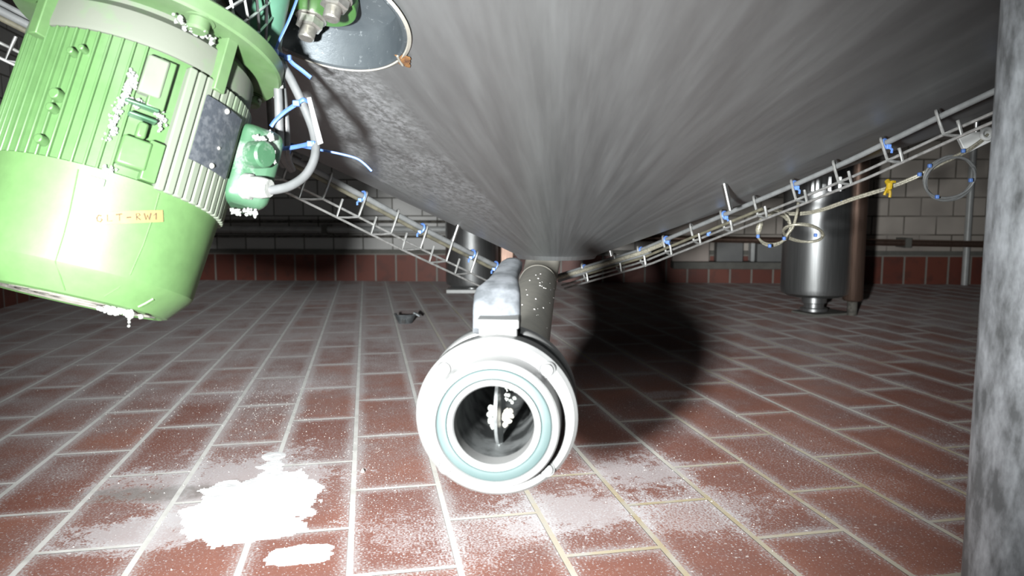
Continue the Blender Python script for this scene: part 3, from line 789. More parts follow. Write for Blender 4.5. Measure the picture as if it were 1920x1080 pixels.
for (f_, g_) in ((0.5, 0.94), (0.5, 0.06), (0.55, 0.36)):
    q0 = cp(t0 + (t1 - t0) * f_, 0.1056, z0 + (z1 - z0) * g_); r_ = 0.0026 if g_ != 0.36 else 0.0016
    MB().ball(q0, r_, 8).build('rivet', M_['rivet'], plate, True)
# lifting eye at the left
e0 = MI @ P(22, 219, 0.70)
ex = cp(-88, 1, 0)
pts = [e0 + Vector((0, 0, 1)) * (0.0085 * math.sin(a)) + ex * (0.0085 * math.cos(a)) for a in [2 * math.pi * k / 20 for k in range(20)]]
MB().tube(pts, 0.0034, 10, closed=True).build('lifting_eye', M_['green_body'], motor, True)
MB().cyl(cp(-88, 0.088, e0.z), e0 - ex * 0.0085, 0.0045, 12).build('eye_stem', M_['green_body'], motor, True)
# bearing shield and flange
MB().lathe([(0, zb - 0.002), (0.0975, zb - 0.001), (0.0985, zb + 0.003), (0.097, zf0 - 0.012), (0.088, zf0 - 0.004), (0.088, zf0 + 0.004), (0, zf0 + 0.004)], n=96).build('bearing_shield', M_['dust'], motor, True)['label'] = 'dust-covered bearing shield'
MB().lathe([(0, zf0), (RF - 0.002, zf0), (RF, zf0 + 0.002), (RF, zf1 - 0.002), (RF - 0.002, zf1), (0, zf1)], n=120).build('mounting_flange', M_['green_flange'], motor, True)
flg = [c for c in motor.children if c.name.startswith('mounting_flange')][0]; WM[flg.name] = MM
for th in (-74, 15, 106, 195):
    MB().lathe([(0, -0.011), (0.0075, -0.011), (0.0095, -0.009), (0.0095, -0.001), (0.013, -0.001), (0.013, 0.001)], cp(th, 0.1065, zf0), (0, 0, 1), 18).build('flange_bolt', M_['green_flange'], flg, True)
it = []
t_, z_ = 15, zf0 - 0.006
for k in range(40): it.append((cp(15 + random.gauss(0, 5), 0.103 + random.gauss(0, 0.004), zf0 - random.uniform(0.004, 0.012)), random.uniform(0.0008, 0.0026)))
crustmb(it, 0.6).build('lime_lumps', M_['crust'], flg, True)
it = []
for k in range(20): it.append((cp(108 + random.gauss(0, 5), 0.108 + random.gauss(0, 0.004), zf0 - random.uniform(0.002, 0.010)), random.uniform(0.0008, 0.0028)))
crustmb(it, 0.6).build('lime_lumps', M_['crust'], flg, True)
it = []
for k in range(20): it.append((cp(88 + random.uniform(-8, 12), RF, zf0 + random.uniform(0, 0.008)), random.uniform(0.0010, 0.003)))
crustmb(it, 0.6).build('lime_lumps', M_['crust'], flg, True)
for th in (34, -56, 124, 214):
    M3 = Matrix((cp(th + 90, 1, 0), cp(th, 1, 0), Vector((0, 0, 1)))).transposed()
    MB().box(cp(th, 0.099, (zb + zf0) / 2 - 0.006), (0.012, 0.014, zf0 - zb + 0.014), M3).build('web', M_['green_flange'], flg, True, bevel=0.001)
# lantern with a pierced guard between flange and tank
LZ = zf1 + 0.055
for th in (8, 128, 248):
    M3 = Matrix((cp(th + 90, 1, 0), cp(th, 1, 0), Vector((0, 0, 1)))).transposed()
    MB().box(cp(th, 0.098, (zf1 + LZ) / 2), (0.022, 0.016, LZ - zf1 + 0.004), M3).build('lantern_leg', M_['green_plain'], motor, True, bevel=0.002)
mb = MB(); GR = 0.100; nst = 30
for sgn in (1, -1):
    for k in range(nst):
        a = 360.0 * k / nst
        mb.tube([cp(a + sgn * s * 22, GR, zf1 + 0.001 + (LZ - zf1 - 0.002) * s) for s in (0, 0.34, 0.67, 1)], 0.0015, 4)
g_ = mb.build('mesh_guard', M_['steel'], motor, True); g_['label'] = 'silver diamond mesh guard'
MB().lathe([(0, zf1), (0.045, zf1), (0.045, LZ), (0, LZ)], n=40).build('coupling', M_['grime'], motor, True)
# terminal box on the right flank
tb = MI @ P(474, 318, 0.742)
tth = 92.0
M3 = Matrix((cp(tth + 90, 1, 0), cp(tth, 1, 0), Vector((0, 0, 1)))).transposed()
box = MB().box((tb.x - 0.004, tb.y, tb.z - 0.002), (0.060, 0.046, 0.080), M3).build('terminal_box', M_['green_box'], motor, True, bevel=0.012, seg=4)
WM[box.name] = MM
cap = MI @ P(491, 290, 0.708)
cdir = (Vector((0, -1, 0)) * 0.85 + Vector((1, 0, 0)) * 0.5).normalized()
MB().lathe([(0, 0.006), (0.0110, 0.006), (0.0128, 0.004), (0.0130, -0.012), (0, -0.012)], cap, cdir, 28).build('screw_cap', M_['green_box'], box, True)['label'] = 'round pale green screw cap'
g0 = MI @ P(468, 350, 0.705); g1 = MI @ P(500, 353, 0.70); g2 = MI @ P(516, 355, 0.70)
mb = MB().lathe([(0, 0), (0.0125, 0), (0.0125, 0.006), (0.0105, 0.007), (0.0105, (g1 - g0).length), (0.0085, (g2 - g0).length), (0, (g2 - g0).length)], g0 - (g1 - g0) * 0.25, g1 - g0, 12)
mb.build('cable_gland', M_['crust'], box, True)['label'] = 'white crusted cable gland'
for (x0, y0, x1, y1, n_) in ((507, 245, 514, 300, 24), (430, 396, 490, 399, 40), (478, 258, 494, 263, 14), (470, 330, 480, 375, 24)):
    it = []
    for k in range(n_):
        t = random.random(); it.append((MI @ P(x0 + (x1 - x0) * t + random.gauss(0, 2), y0 + (y1 - y0) * t + random.gauss(0, 3), 0.716), random.uniform(0.0008, 0.0022)))
    crustmb(it, 0.6).build('lime_lumps', M_['crust'], box, True)
# bolted mixer plate above, with two stud ends
pc = MI @ P(588, 6, 0.80)
pr = 0.045
def mw(mb):     # motor frame -> world
    mb.v = [MM @ v for v in mb.v]; return mb
plt = mw(MB().lathe([(0, 0), (pr, 0), (pr, 0.014), (0, 0.014)], pc, (0, 0, 1), 48)).build('mixer_plate', M_['green_plain'], tank, bevel=0.001)
plt['label'] = 'bright green bolted plate'
def hexstud(x, y, Y, ln, wide):
    zt = pc.z
    o_ = MI @ CO; d_ = MI.to_3x3() @ ray(x, y); q = o_ + d_ * ((zt - 0.007 - o_.z) / d_.z)
    mw(MB().lathe([(0, 0), (wide * 1.35, 0), (wide * 1.35, 0.0015), (0, 0.0015)], (q.x, q.y, zt - 0.0016), (0, 0, 1), 24)).build('washer', M_['bolt'], plt)
    mw(MB().lathe([(0, 0), (wide * 0.95, 0), (wide * 1.18, 0.0012), (wide * 1.18, 0.0098), (wide * 0.95, 0.011), (0, 0.011)], (q.x, q.y, zt - 0.0126), (0, 0, 1), 6)).build('hex_nut', M_['bolt'], plt, smooth=20)
    pr_ = [(0, 0), (wide * 0.60, 0), (wide * 0.66, 0.001)]
    h = 0.001
    while h < ln:
        pr_ += [(wide * 0.70, h + 0.0005), (wide * 0.60, h + 0.001)]; h += 0.001
    pr_ += [(wide * 0.6, ln), (0, ln)]
    mw(MB().lathe(pr_, (q.x, q.y, zt - 0.0126 - ln + 0.003), (0, 0, 1), 20)).build('stud', M_['bolt'], plt)
hexstud(581, 44, 0.775, 0.016, 0.0125)
hexstud(628, 6, 0.795, 0.016, 0.0125)

# ------------------------------------------------------------------ mint pipe behind the flange
gp = [P(520, -60, 0.735), P(505, 20, 0.77), P(486, 138, 0.785)]
tag(MB().tube(gp, 0.0172, 32).build('green_pipe', M_['mint']), 'smooth mint green pipe rising just right of the motor flange', 'pipe')

# ------------------------------------------------------------------ cables by the motor
def wire(name, pix, r, mat, label, cat, group=None, n=10, sm=6):
    pts = catmull([P(*p) for p in pix], sm)
    return tag(MB().tube(pts, r, n).build(name, M_[mat]), label, cat, group)
wire('motor_cable', [(512, 30, 0.77), (515, 65, 0.775), (525, 112, 0.775), (546, 150, 0.77), (570, 200, 0.765), (588, 248, 0.76), (591, 290, 0.745), (575, 326, 0.73), (545, 348, 0.715), (512, 356, 0.704), (498, 354, 0.700)], 0.0045, 'cable',
     'grey cable looping from the bundle down into the white gland', 'cable')
wire('motor_cable', [(506, 30, 0.775), (510, 65, 0.78), (517, 115, 0.78), (522, 180, 0.775), (524, 240, 0.775), (528, 290, 0.80), (545, 318, 1.0)], 0.0045, 'cable',
     'straight thick grey cable, left one of the hanging pair', 'cable')
wire('motor_cable', [(516, 30, 0.785), (519, 65, 0.79), (524, 115, 0.79), (532, 180, 0.787), (538, 250, 0.787), (538, 290, 0.81), (550, 318, 1.0)], 0.0034, 'cable',
     'thinner straight grey cable, right one of the hanging pair', 'cable')
wire('motor_cable', [(503, 70, 0.845), (505, 130, 0.86), (506, 200, 0.87), (514, 280, 0.90), (530, 310, 1.0)], 0.0040, 'cable',
     'shaded grey cable hanging behind the straight pair', 'cable')
# blue ties by the motor
def strap(name, pix, w, t, label, group=None, heads=()):
    pts = catmull([P(*p) for p in pix], 6)
    mb = MB().tube(pts, w, 8, flat=t)
    ob = tag(mb.build(name, M_['blue_near']), label, 'cable tie', group)
    for h in heads:
        MB().box(P(*h), (0.0072, 0.005, 0.006)).build('tie_head', M_['blue_near'], ob, bevel=0.0008)
    return ob
strap('cable_tie', [(466, 71, 0.775), (482, 73, 0.758), (500, 83, 0.756), (514, 95, 0.762), (524, 101, 0.766), (538, 108, 0.77), (550, 120, 0.77), (566, 132, 0.77), (583, 146, 0.77)], 0.0022, 0.45,
      'blue cable tie around the mint pipe, its free end sticking out lower right', None, ((540, 109, 0.77),))
strap('cable_tie', [(559, -8, 0.74), (552, 12, 0.745), (540, 42, 0.75), (524, 75, 0.755), (517, 92, 0.757)], 0.0021, 0.45, 'blue cable tie strand rising steeply beside the hex nut', None, ((515, 98, 0.758),))
strap('cable_tie', [(508, 237, 0.765), (516, 226, 0.764), (532, 211, 0.762), (545, 202, 0.76), (556, 195, 0.758), (568, 187, 0.756), (577, 190, 0.76)], 0.0022, 0.45,
      'blue cable tie bridging the hanging cables at mid height', None, ((556, 194, 0.757),))
strap('cable_tie', [(509, 278, 0.775), (525, 279, 0.772), (545, 277, 0.77), (570, 272, 0.76), (586, 268, 0.748), (597, 270, 0.756)], 0.0022, 0.5,
      'blue cable tie level across the foot of the cable loop', None, ((583, 270, 0.75),))
strap('cable_tie', [(546, 270, 0.83), (560, 274, 0.82), (600, 281, 0.80), (640, 289, 0.80), (668, 297, 0.80), (684, 308, 0.80), (697, 321, 0.80)], 0.0013, 0.6,
      'long thin blue tie end trailing right from the cable loop')
strap('cable_tie', [(545, 272, 0.855), (541, 288, 0.85), (533, 300, 0.85), (527, 296, 0.865)], 0.0030, 0.5, 'dark blue cable tie hooked below the straight cable pair')
t0_ = [P(575, 183, 0.752), P(583, 182, 0.752), P(606, 268, 0.745), P(596, 272, 0.745)]
nn = (t0_[1] - t0_[0]).cross(t0_[3] - t0_[0]).normalized() * 0.0012
tag(MB().add(t0_ + [p + nn for p in t0_], [(0, 1, 2, 3), (7, 6, 5, 4), (0, 4, 5, 1), (1, 5, 6, 2), (2, 6, 7, 3), (3, 7, 4, 0)]).build('cable_tag', M_['tagw']), 'narrow white tag card behind the looping grey cable', 'tag')

# ------------------------------------------------------------------ cable trays
def tray(label, cl, dep, hooks, ext, across, hh, name='cable_tray', up=0.007):
    """cl: (x, y) of the tray's cable line, dep: (x, 1/depth)"""
    def T(x): return P(x, ipol(cl, x), 1.0 / ipol(dep, x))
    tr_ = thing(name, label, 'cable tray', T(hooks[len(hooks) // 2]))
    xs = [ext[0] + (ext[1] - ext[0]) * k / 40 for k in range(41)]
    base = [T(x) for x in xs]
    def frame(x):
        p = T(x); t = (T(x + 4) - T(x - 4)).normalized(); d = -(Z - t * t.z).normalized(); return p, t, d
    fr = [frame(x) for x in xs]
    for off_a, off_d, nm in ((0, hh, 'rail'), (1, hh, 'rail'), (0, -0.001, 'rail')):
        MB().tube([p + across * off_a + d * off_d for p, t, d in fr], 0.0021, 8).build(nm, M_['wire'], tr_)
    for x in hooks:
        p, t, d = frame(x)
        ac = CO - p; ac.z = 0; ac = (ac - t * ac.dot(t) * 0.3).normalized()
        front = 0.0085
        hook = [p - ac * 0.008 + d * (-up * 0.4), p - ac * 0.006 + d * (-up), p + ac * 0.001 + d * (-up * 1.25), p + ac * front + d * (-up), p + ac * front * 1.0 + d * 0.004, p + ac * 0.003 + d * (hh * 0.85), p + ac * 0.002 + d * hh,
                p + across * 0.5 + d * (hh + 0.001), p + across + d * hh, p + across + d * (hh * 0.5), p + across + d * 0.004]
        pts = catmull(hook[:5], 4) + hook[5:]
        MB().tube(pts, 0.0021, 8).build('rung', M_['wire'], tr_)
    return T, frame, tr_
LCL = [(0, 20), (90, 66), (593, 321), (679, 367), (797, 431), (931, 499), (960, 512)]
LDP = [(0, 1.10), (60, 1.07), (540, 0.87), (890, 0.69), (960, 0.66)]
TL, FLf, trL = tray('wire mesh cable tray sloping down from the upper left to the outlet', LCL, LDP, [110, 235, 360, 458, 543, 618, 684, 744, 798, 846, 892], (-80, 935), Vector((-0.028, -0.036, 0.0)), 0.036)
RCL = [(1040, 519), (1068, 510), (1202, 469), (1355, 404), (1475, 353), (1600, 298), (1764, 218), (1880, 164), (1990, 110)]
RDP = [(1040, 0.60), (1220, 0.69), (1820, 1.10), (1990, 1.216)]
TRr, FRf, trR = tray('wire mesh cable tray sloping up from the outlet to the right post', RCL, RDP, [1093, 1154, 1198, 1245, 1297, 1354, 1416, 1487, 1566, 1656, 1760, 1880], (1050, 1960), Vector((0.004, -0.032, -0.004)), 0.0235)
def along(T, fr, x0, x1, da, dd, r, mat, label, cat='cable', n=30, name='tray_cable', across=Vector((0, 1, 0))):
    pts = []
    for k in range(n + 1):
        x = x0 + (x1 - x0) * k / n; p, t, d = fr(x); pts.append(p + across * da + d * dd)
    return tag(MB().tube(pts, r, 12).build(name, M_[mat]), label, cat)
along(TL, FLf, -80, 952, 0.0, 0.0, 0.0050, 'cable_pale', 'thick pale grey cable lying along the left tray')
along(TL, FLf, -80, 945, 0.004, 0.0085, 0.0036, 'cable_dark', 'dark olive cable under the thick one on the left tray')
along(TL, FLf, -80, 560, 0.006, -0.0085, 0.0036, 'cable_pale', 'thin cable topmost of the left tray bundle at the upper left')
along(TRr, FRf, 1046, 1960, 0.0, 0.0, 0.0040, 'cable_pale', 'pale grey cable lying along the right tray')
along(TRr, FRf, 1046, 1215, -0.006, 0.010, 0.0045, 'cable_pale', 'short pale cable beside the outlet, lowest in the right tray')
along(TRr, FRf, 1046, 1240, -0.012, 0.004, 0.0045, 'braid', 'short cream cable nearest the outlet on the right tray')
along(TRr, FRf, 1100, 1420, -0.014, 0.014, 0.0026, 'cable_dark', 'thin dark cable inside the middle of the right tray')
ORD = ['first', 'second', 'third', 'fourth', 'fifth', 'sixth', 'seventh', 'eighth']
def tray_tie(fr, x, r, label, grp, sgn):
    p, t, d = fr(x); a = t.cross(d).normalized()
    pts = [p + d * (r * math.cos(k) * 1.0 + 0.001) + a * (r * math.sin(k)) for k in [2 * math.pi * i / 16 for i in range(16)]]
    mb = MB().tube(pts, 0.0021, 6, closed=True)
    q = p + d * (r * 0.95) + Vector((0, -1, 0)) * (r * 0.6)
    ob = tag(mb.build('cable_tie', M_['blue']), label, 'cable tie', grp)
    MB().box(q, (0.0065, 0.0055, 0.0065)).build('tie_head', M_['blue'], ob, bevel=0.0008)
    MB().tube([q, q + d * 0.006 + t * 0.004 * sgn, q + d * 0.010 + t * 0.002 * sgn], 0.0018, 6).build('tie_tail', M_['blue'], ob)
for k, x in enumerate((928, 885, 790, 679)):
    tray_tie(FLf, x, 0.0085, ORD[k] + ' blue tie up from the outlet on the left tray cable', 'blue ties on the left tray', -1)
for k, x in enumerate((1096, 1203, 1250, 1359, 1491, 1661, 1884)):
    lab = ORD[k] + ' blue tie up from the outlet on the right tray cable' if k < 6 else 'blue tie on the right tray cable against the right post'
    tray_tie(FRf, x, 0.0060, lab, 'blue ties on the right tray', 1)
p, t, d = FRf(1316); tag(MB().box(p + d * 0.016 + Vector((0.006, -0.012, 0)), (0.007, 0.006, 0.010)).build('cable_tie', M_['blue'], bevel=0.001), 'small dark blue tie low inside the right tray, mid way', 'cable tie')

# ------------------------------------------------------------------ sensor lines and coils on the right
def strands(name, label, cat, pix, r, mat, gap=(0, 3.2), sm=6):
    root = None
    for k, off in enumerate(gap):
        pts = catmull([P(x, y + off, Y + 0.006 * k) for x, y, Y in pix], sm)
        if root is None:
            root = tag(MB().tube(pts, r, 8).build(name, M_[mat]), label, cat)
        else:
            MB().tube(pts, r, 8).build('strand', M_[mat], root)
    return root
strands('sensor_cable', 'pale twin sensor cable running from the gusset plate down left past the steel leg', 'cable',
        [(1852, 252, 1.25), (1838, 264, 1.245), (1808, 284, 1.245), (1762, 306, 1.25), (1724, 327, 1.26), (1667, 350, 1.29), (1600, 371, 1.33), (1540, 392, 1.37), (1500, 399, 1.40), (1462, 397, 1.42), (1440, 392, 1.43)], 0.0023, 'braid')
def coil(name, label, cx, cy, rx, ry, Y, rot, turns, r, mat, dy=0.01):
    pts = []
    n = 40 * turns
    for k in range(n):
        a = 2 * math.pi * k / 40; s = 1 + 0.05 * math.sin(k * 0.37) + 0.03 * (k // 40)
        x = rx * s * math.cos(a); y = ry * s * math.sin(a)
        pts.append(P(cx + x * math.cos(rot) - y * math.sin(rot), cy + x * math.sin(rot) + y * math.cos(rot), Y + 0.004 * (k / 40) + dy * math.sin(a)))
    return tag(MB().tube(pts, r, 8).build(name, M_[mat]), label, 'cable')
coil('coiled_cable', 'coil of pale cable hanging left of the gusset plate and its pole', 1781, 334, 47, 37, 1.25, -0.45, 3, 0.0022, 'cable_pale')
coil('coiled_cable', 'tilted small coil of cream cable under the right tray, left one', 1451, 431, 31, 27, 1.40, -0.5, 2, 0.0024, 'braid')
coil('coiled_cable', 'flat small coil of cream cable in front of the steel leg', 1506, 437, 36, 16, 1.40, 0.12, 2, 0.0024, 'braid', 0.03)
wire('sensor_cable', [(1497, 376, 1.36), (1494, 400, 1.37), (1487, 425, 1.38), (1476, 440, 1.385), (1472, 450, 1.39)], 0.0028, 'braid', 'short cream cable dropping from the right tray between the two small coils', 'cable')
wire('sensor_cable', [(1400, 408, 1.40), (1425, 396, 1.40), (1455, 392, 1.40), (1476, 405, 1.40), (1482, 425, 1.40), (1474, 444, 1.40)], 0.0024, 'braid', 'cream cable arching from the right tray into the left small coil', 'cable')
tag(MB().tube([P(1428, 410, 1.385), P(1425, 420, 1.385), P(1422, 432, 1.385), P(1421, 440, 1.385)], [0.004, 0.006, 0.0058, 0.003], 12).build('cable_plug', M_['braid']), 'thick cream plug on the left side of the left small coil', 'plug')
ty = tag(MB().tube([P(1664, 340, 1.28), P(1668, 346, 1.272), P(1667, 352, 1.272), P(1664, 358, 1.28)], 0.005, 8).build('yellow_tie', M_['yellow']), 'bright yellow twist tie knotted on the sensor cable', 'tie')
MB().tube(catmull([P(1664, 354, 1.275), P(1660, 361, 1.272), P(1658, 366, 1.272)], 4), 0.0024, 6).build('tie_tail', M_['yellow'], ty)
MB().tube(catmull([P(1667, 353, 1.275), P(1669, 361, 1.272), P(1668, 370, 1.272)], 4), 0.0024, 6).build('tie_tail', M_['yellow'], ty)
MB().tube(catmull([P(1667, 345, 1.275), P(1672, 341, 1.27), P(1678, 341, 1.272)], 4), 0.0024, 6).build('tie_tail', M_['yellow'], ty)
k_ = 0
for x, y, lab in ((1724, 327, 'small blue tie on the sensor cable left of the hanging coil'), (1743, 311, 'small blue tie where the hanging coil meets the sensor cable'), (1806, 283, 'small blue tie on the sensor cable just below the gusset plate'),
               (1820, 338, 'small blue tie on the right side of the hanging coil'), (1757, 369, 'small blue tie at the bottom of the hanging coil'), (1579, 379, 'small blue tie on the sensor cable right of the steel leg highlight'),
               (1421, 443, 'small blue tie at the far left of the left small coil'), (1470, 447, 'small blue tie between the two small coils'), (1529, 441, 'small blue tie at the right end of the flat small coil'), (1443, 461, 'small blue tie at the bottom of the left small coil')):
    Yd = 1.235 if x > 1600 else 1.375
    tag(MB().box(P(x, y, Yd), (0.0055, 0.006, 0.0065)).build('cable_tie', M_['blue'], bevel=0.0012), lab, 'cable tie', 'small blue ties on the sensor cables')
# gusset plate under the cone with an eye
gq = [P(1797, 258, 1.26), P(1850, 236, 1.25), P(1862, 240, 1.25), P(1866, 262, 1.25), P(1812, 288, 1.255)]
gs = thing('gusset_plate', 'light grey steel gusset plate with a ring eye near the right post', 'bracket', gq[4])
MB().add(gq + [p + Vector((0, 0.008, 0)) for p in gq], [(0, 1, 2, 3, 4), (9, 8, 7, 6, 5)] + [(i, (i + 1) % 5, 5 + (i + 1) % 5, 5 + i) for i in range(5)]).build('plate', M_['whitepaint'], gs, bevel=0.001)
ec = P(1851, 251, 1.243)
MB().tube([ec + Vector((0.0095 * math.cos(a), 0, 0.0085 * math.sin(a))) for a in [2 * math.pi * k / 20 for k in range(20)]], 0.0034, 8, closed=True).build('ring_eye', M_['whitepaint'], gs)
MB().cyl(P(1830, 248, 1.256), P(1832, 205, 1.256), 0.006, 10).build('hanger_rod', M_['steel'], gs)

# ------------------------------------------------------------------ steel legs standing behind, and the pole
def steel_leg(label, xl, xr, ybot, foot_y, topz, foot_r):
    fy = G((xl + xr) / 2, foot_y).y; cx = (xl + xr) / 2
    c = G(cx, foot_y); r = (xr - xl) / 2 * fy / FPX / 1.0
    t = thing('steel_leg', label, 'tank leg', c)
    zb_ = P(cx, ybot, fy).z
    MB().lathe([(r * 0.45, zb_ - 0.004), (r * 0.80, zb_ - 0.002), (r * 0.97, zb_ + 0.010), (r, zb_ + 0.03), (r, topz), (0, topz)], (c.x, c.y, 0), (0, 0, 1), 72).build('column', M_['leg'], t)
    MB().lathe([(0, 0.012), (foot_r, 0.012), (foot_r, 0.022), (foot_r * 0.72, 0.026), (foot_r * 0.72, 0.040), (foot_r * 0.9, 0.044), (foot_r * 0.9, zb_ + 0.006)], (c.x, c.y, 0), (0, 0, 1), 40).build('screw_foot', M_['leg'], t)
    return t, c, r
sl, c, r = steel_leg('shiny steel column on a screw foot at the right, hung with cream coils', 1464, 1586, 553, 588, 2.2, 0.050)
MB().box((c.x + 0.03, c.y, 0.004), (0.17, 0.13, 0.008), Matrix.Rotation(0.35, 3, 'Z')).build('base_plate', M_['sill'], sl, bevel=0.001)
# glassy fitting on that leg
ff = P(1546, 352, 2.60)
ft = thing('round_fitting', 'shiny round bolted fitting high on the right steel column', 'fitting', ff)
MB().lathe([(0, 0.0), (0.055, 0.0), (0.062, 0.01), (0.062, 0.03), (0.04, 0.05), (0.04, 0.12), (0, 0.12)], ff + Vector((0, -0.02, 0.03)), (0.1, 0.3, 1), 32).build('flange_dish', M_['leg'], ft)
for k in range(7):
    a = 2 * math.pi * k / 7
    MB().cyl(ff + Vector((0.046 * math.cos(a), -0.02 + 0.046 * math.sin(a), -0.012)), ff + Vector((0.046 * math.cos(a), -0.02 + 0.046 * math.sin(a), 0.035)), 0.011, 8).build('bolt', M_['leg'], ft)
bq = G(1597, 591)
tag(MB().lathe([(0, 0.055), (0.031, 0.055), (0.0355, 0.062), (0.0355, 2.0), (0, 2.0)], (bq.x, bq.y, 0), (0, 0, 1), 40).build('brown_pipe', M_['warm']), 'brownish steel pipe hugging the right side of the steel column', 'pipe')
bp = bq
MB().lathe([(0, 0), (0.018, 0), (0.018, 0.052), (0, 0.052)], bp, (0, 0, 1), 20).build('pin_foot', M_['grime'], [x for x in COL.objects if x.name.startswith('brown_pipe')][0])
sl2, c2, r2 = steel_leg('shiny steel column behind the left tray near the outlet', 836, 934, 535, 545, 2.2, 0.055)
MB().box((c2.x - 0.03, c2.y - 0.04, 0.008), (0.17, 0.14, 0.016)).build('base_plate', M_['whitepaint'], sl2, bevel=0.001)
# dark channel right of that leg
q = G(926, 532)
tag(MB().box((q.x + 0.055, q.y + 0.10, 0.55), (0.10, 0.08, 1.1)).build('dark_channel', M_['warm'], bevel=0.004), 'brown upright channel right behind the left steel column', 'channel')
# thin pole near the right wall
pb = G(1808, 534.5); pt = pb + Z * 1.25
pole = tag(MB().cyl(pb, pt, 0.0165, 20).build('thin_pole', M_['whitepaint']), 'thin pale grey pole standing before the block wall at far right', 'pole')
# ------------------------------------------------------------------ pipes along the back wall
def wallpipe(x0, x1, y0, y1, r, d, mat, label, name='wall_pipe', clips=()):
    a = wallpt(x0, y0, d); b = wallpt(x1, y1, d)
    t = tag(MB().cyl(a, b, r, 20).build(name, M_[mat]), label, 'pipe')
    for x in clips:
        q = wallpt(x, y0 + (y1 - y0) * (x - x0) / (x1 - x0), d)
        MB().box(q + WY * (d * 0.5), (0.03, d + r * 2 + 0.012, r * 2 + 0.016), Matrix((WX, WY, Z)).transposed()).build('pipe_clip', M_['sill'], t)
    return t
wallpipe(330, 1000, 429.5, 431, 0.017, 0.07, 'whitepaint', 'pale horizontal pipe along the back wall left of the outlet', clips=(610,))
wallpipe(330, 1000, 415, 416, 0.008, 0.04, 'grime', 'thin dark pipe just above the pale one on the back wall')
wallpipe(330, 1000, 443, 444, 0.007, 0.04, 'grime', 'thin dark pipe just below the pale one on the back wall')
wallpipe(1195, 2050, 446, 462, 0.017, 0.09, 'warm', 'brownish horizontal pipe along the back wall right of the outlet', clips=(1700,))
# bits standing before the wall between outlet and steel column
def wallbox(name, x0, y0, x1, y1, d0, d1, mat, label, cat):
    a = wallpt(x0, y1, d0); b = wallpt(x1, y0, d0)
    w = (b - a).dot(WX); h = b.z - a.z
    return tag(MB().box(a + WX * (w / 2) + Z * (h / 2) - WY * ((d1 - d0) / 2), (w, d1 - d0, h), Matrix((WX, WY, Z)).transposed()).build(name, M_[mat], bevel=0.004), label, cat)
wallbox('wall_ledge', 1256, 489, 1470, 501, 0.0, 0.12, 'sill', 'low grey concrete ledge before the back wall', 'ledge')
wallbox('lit_wall_slab', 1258, 452, 1327, 489, 0.02, 0.07, 'cream', 'lit stretch of wall built as a cream slab above the grey ledge', 'panel')  # brightness of the lit wall put into a cream slab
wallbox('lit_wall_slab', 1225, 380, 1345, 440, 0.005, 0.03, 'cream', 'lit stretch of wall built as a cream slab just under the right edge of the cone', 'panel')  # second slab, coloured cream for the lit wall under the cone
wallbox('grey_cabinet', 1338, 452, 1388, 489, 0.02, 0.09, 'grey_paint', 'small grey cabinet on the ledge beside the cream slab', 'cabinet')
wallbox('grey_cabinet', 1412, 456, 1472, 489, 0.02, 0.10, 'grey_paint', 'small grey cabinet on the ledge beside the steel column', 'cabinet')
wallbox('white_post', 1402, 448, 1411, 489, 0.02, 0.08, 'whitepaint', 'short white post between the two small cabinets', 'post')

# ------------------------------------------------------------------ on the floor
cl = G(760, 606)
clip = thing('drain_clip', 'small dark metal half clip lying on the floor tiles', 'clip', cl)
mb = MB(); n = 18
for rr, hh in ((0.036, 0.0),):
    pass
mb.lathe([(0.018, 0.001), (0.024, 0.001), (0.039, 0.034), (0.035, 0.034)], cl, (0, 0, 1), 24, (1, 0, 0), True, math.radians(-205), math.radians(25))
mb.build('half_ring', M_['black'], clip)
MB().box(cl + Vector((0.040, 0.006, 0.031)), (0.026, 0.02, 0.006), Matrix.Rotation(0.5, 3, 'Y')).build('ear', M_['black'], clip, bevel=0.001)
MB().cyl(cl + Vector((0.0, -0.045, 0.012)), cl + Vector((0.0, -0.036, 0.014)), 0.007, 10).build('screw', M_['steel'], clip)

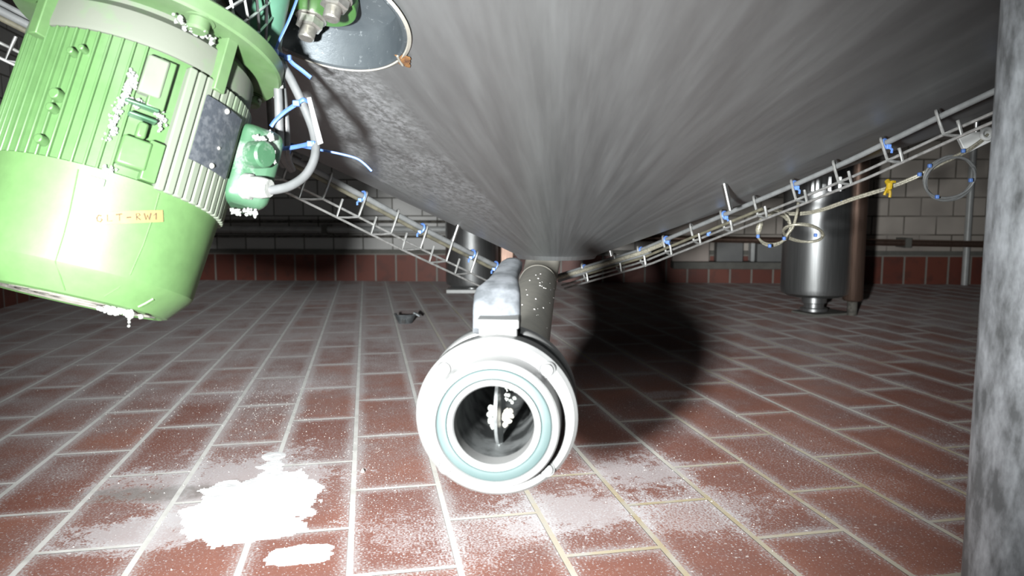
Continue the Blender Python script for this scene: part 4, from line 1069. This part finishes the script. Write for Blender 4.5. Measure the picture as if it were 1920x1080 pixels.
def spill(name, label, px, py, rx, ry, seed, hmax, n=110):
    c = G(px, py); vs = []; idx = {}; fs = []; H = {}
    S = 1.9
    for j in range(n + 1):
        for i in range(n + 1):
            u = (i / n * 2 - 1) * S; v = (j / n * 2 - 1) * S
            p = c + EV * (u * rx) + EU * (v * ry)
            d = math.hypot(u, v)
            f = 1.0 - d + 0.50 * noise.noise(Vector((p.x * 14, p.y * 14, seed))) + 0.26 * noise.noise(Vector((p.x * 38, p.y * 38, seed + 4))) + 0.12 * noise.noise(Vector((p.x * 95, p.y * 95, seed + 9)))
            H[i, j] = (p, f)
    for j in range(n):
        for i in range(n):
            ks = [(i, j), (i + 1, j), (i + 1, j + 1), (i, j + 1)]
            if sum(1 for k in ks if H[k][1] > 0) >= 3:
                q = []
                for k in ks:
                    if k not in idx:
                        p, f = H[k]; rough_ = 0.5 + 0.5 * noise.noise(Vector((p.x * 160, p.y * 160, seed)))
                        idx[k] = len(vs); vs.append(Vector((p.x, p.y, 0.0002 + hmax * min(1, max(0, f) * 2.2) * (0.45 + 0.7 * rough_))))
                    q.append(idx[k])
                fs.append(q)
    b0 = len(vs); vs += [Vector((v.x, v.y, 0.0)) for v in vs]
    fs2 = [[b0 + k for k in f[::-1]] for f in fs]
    # rim
    cnt = {}
    for f in fs:
        for a, b_ in zip(f, f[1:] + f[:1]): cnt[(a, b_)] = 1
    rim = [(a, b_) for (a, b_) in cnt if (b_, a) not in cnt]
    fs3 = [(b_, a, b0 + a, b0 + b_) for a, b_ in rim]
    return tag(MB().add(vs, fs + fs2 + fs3).build(name, M_['powder'], smooth=70), label, 'spill')
spill('white_spill', 'large crusty white dried spill on the tiles at lower left', 488, 938, 0.084, 0.132, 1.3, 0.0011)
spill('white_spill', 'small bright white dried spill below the large one, near the front edge', 556, 1042, 0.037, 0.032, 7.7, 0.0011, 70)
spill('white_spill', 'tiny pale dried blob just above the large spill', 515, 856, 0.018, 0.018, 2.2, 0.0005, 40)
# loose crumbs, more than one could count
mb = MB()
def crumbs(n, px, py, sx, sy, r0, r1):
    for k in range(n):
        x, y = random.gauss(px, sx), random.gauss(py, sy)
        if y < 600 or y > 1100: continue
        g = G(x, y); r = random.uniform(r0, r1)
        a = random.random() * 6.28
        ps = [g + Vector((r * math.cos(a + q), r * math.sin(a + q), 0)) for q in (0, 2.1, 4.2)] + [g + Vector((0, 0, r * 1.1))]
        mb.add(ps, [(0, 1, 3), (1, 2, 3), (2, 0, 3), (0, 2, 1)])
crumbs(500, 500, 760, 60, 35, 0.0004, 0.0012)
crumbs(260, 250, 770, 80, 40, 0.0004, 0.0012)
crumbs(300, 700, 850, 60, 60, 0.0004, 0.0010)
crumbs(260, 500, 930, 140, 70, 0.0004, 0.0014)
crumbs(200, 1300, 900, 150, 70, 0.0004, 0.0013)
tag(mb.build('white_crumbs', M_['crumb'], weld=False), 'scattered tiny white crumbs over the floor tiles', 'crumbs', None, 'stuff')
tag(crustmb([(G(680, 886) + Z * 0.002, 0.0032)], 0.5).build('white_pebble', M_['crumb']), 'single larger white crumb left of the valve on a red tile', 'crumb')
bpy.context.view_layer.update()
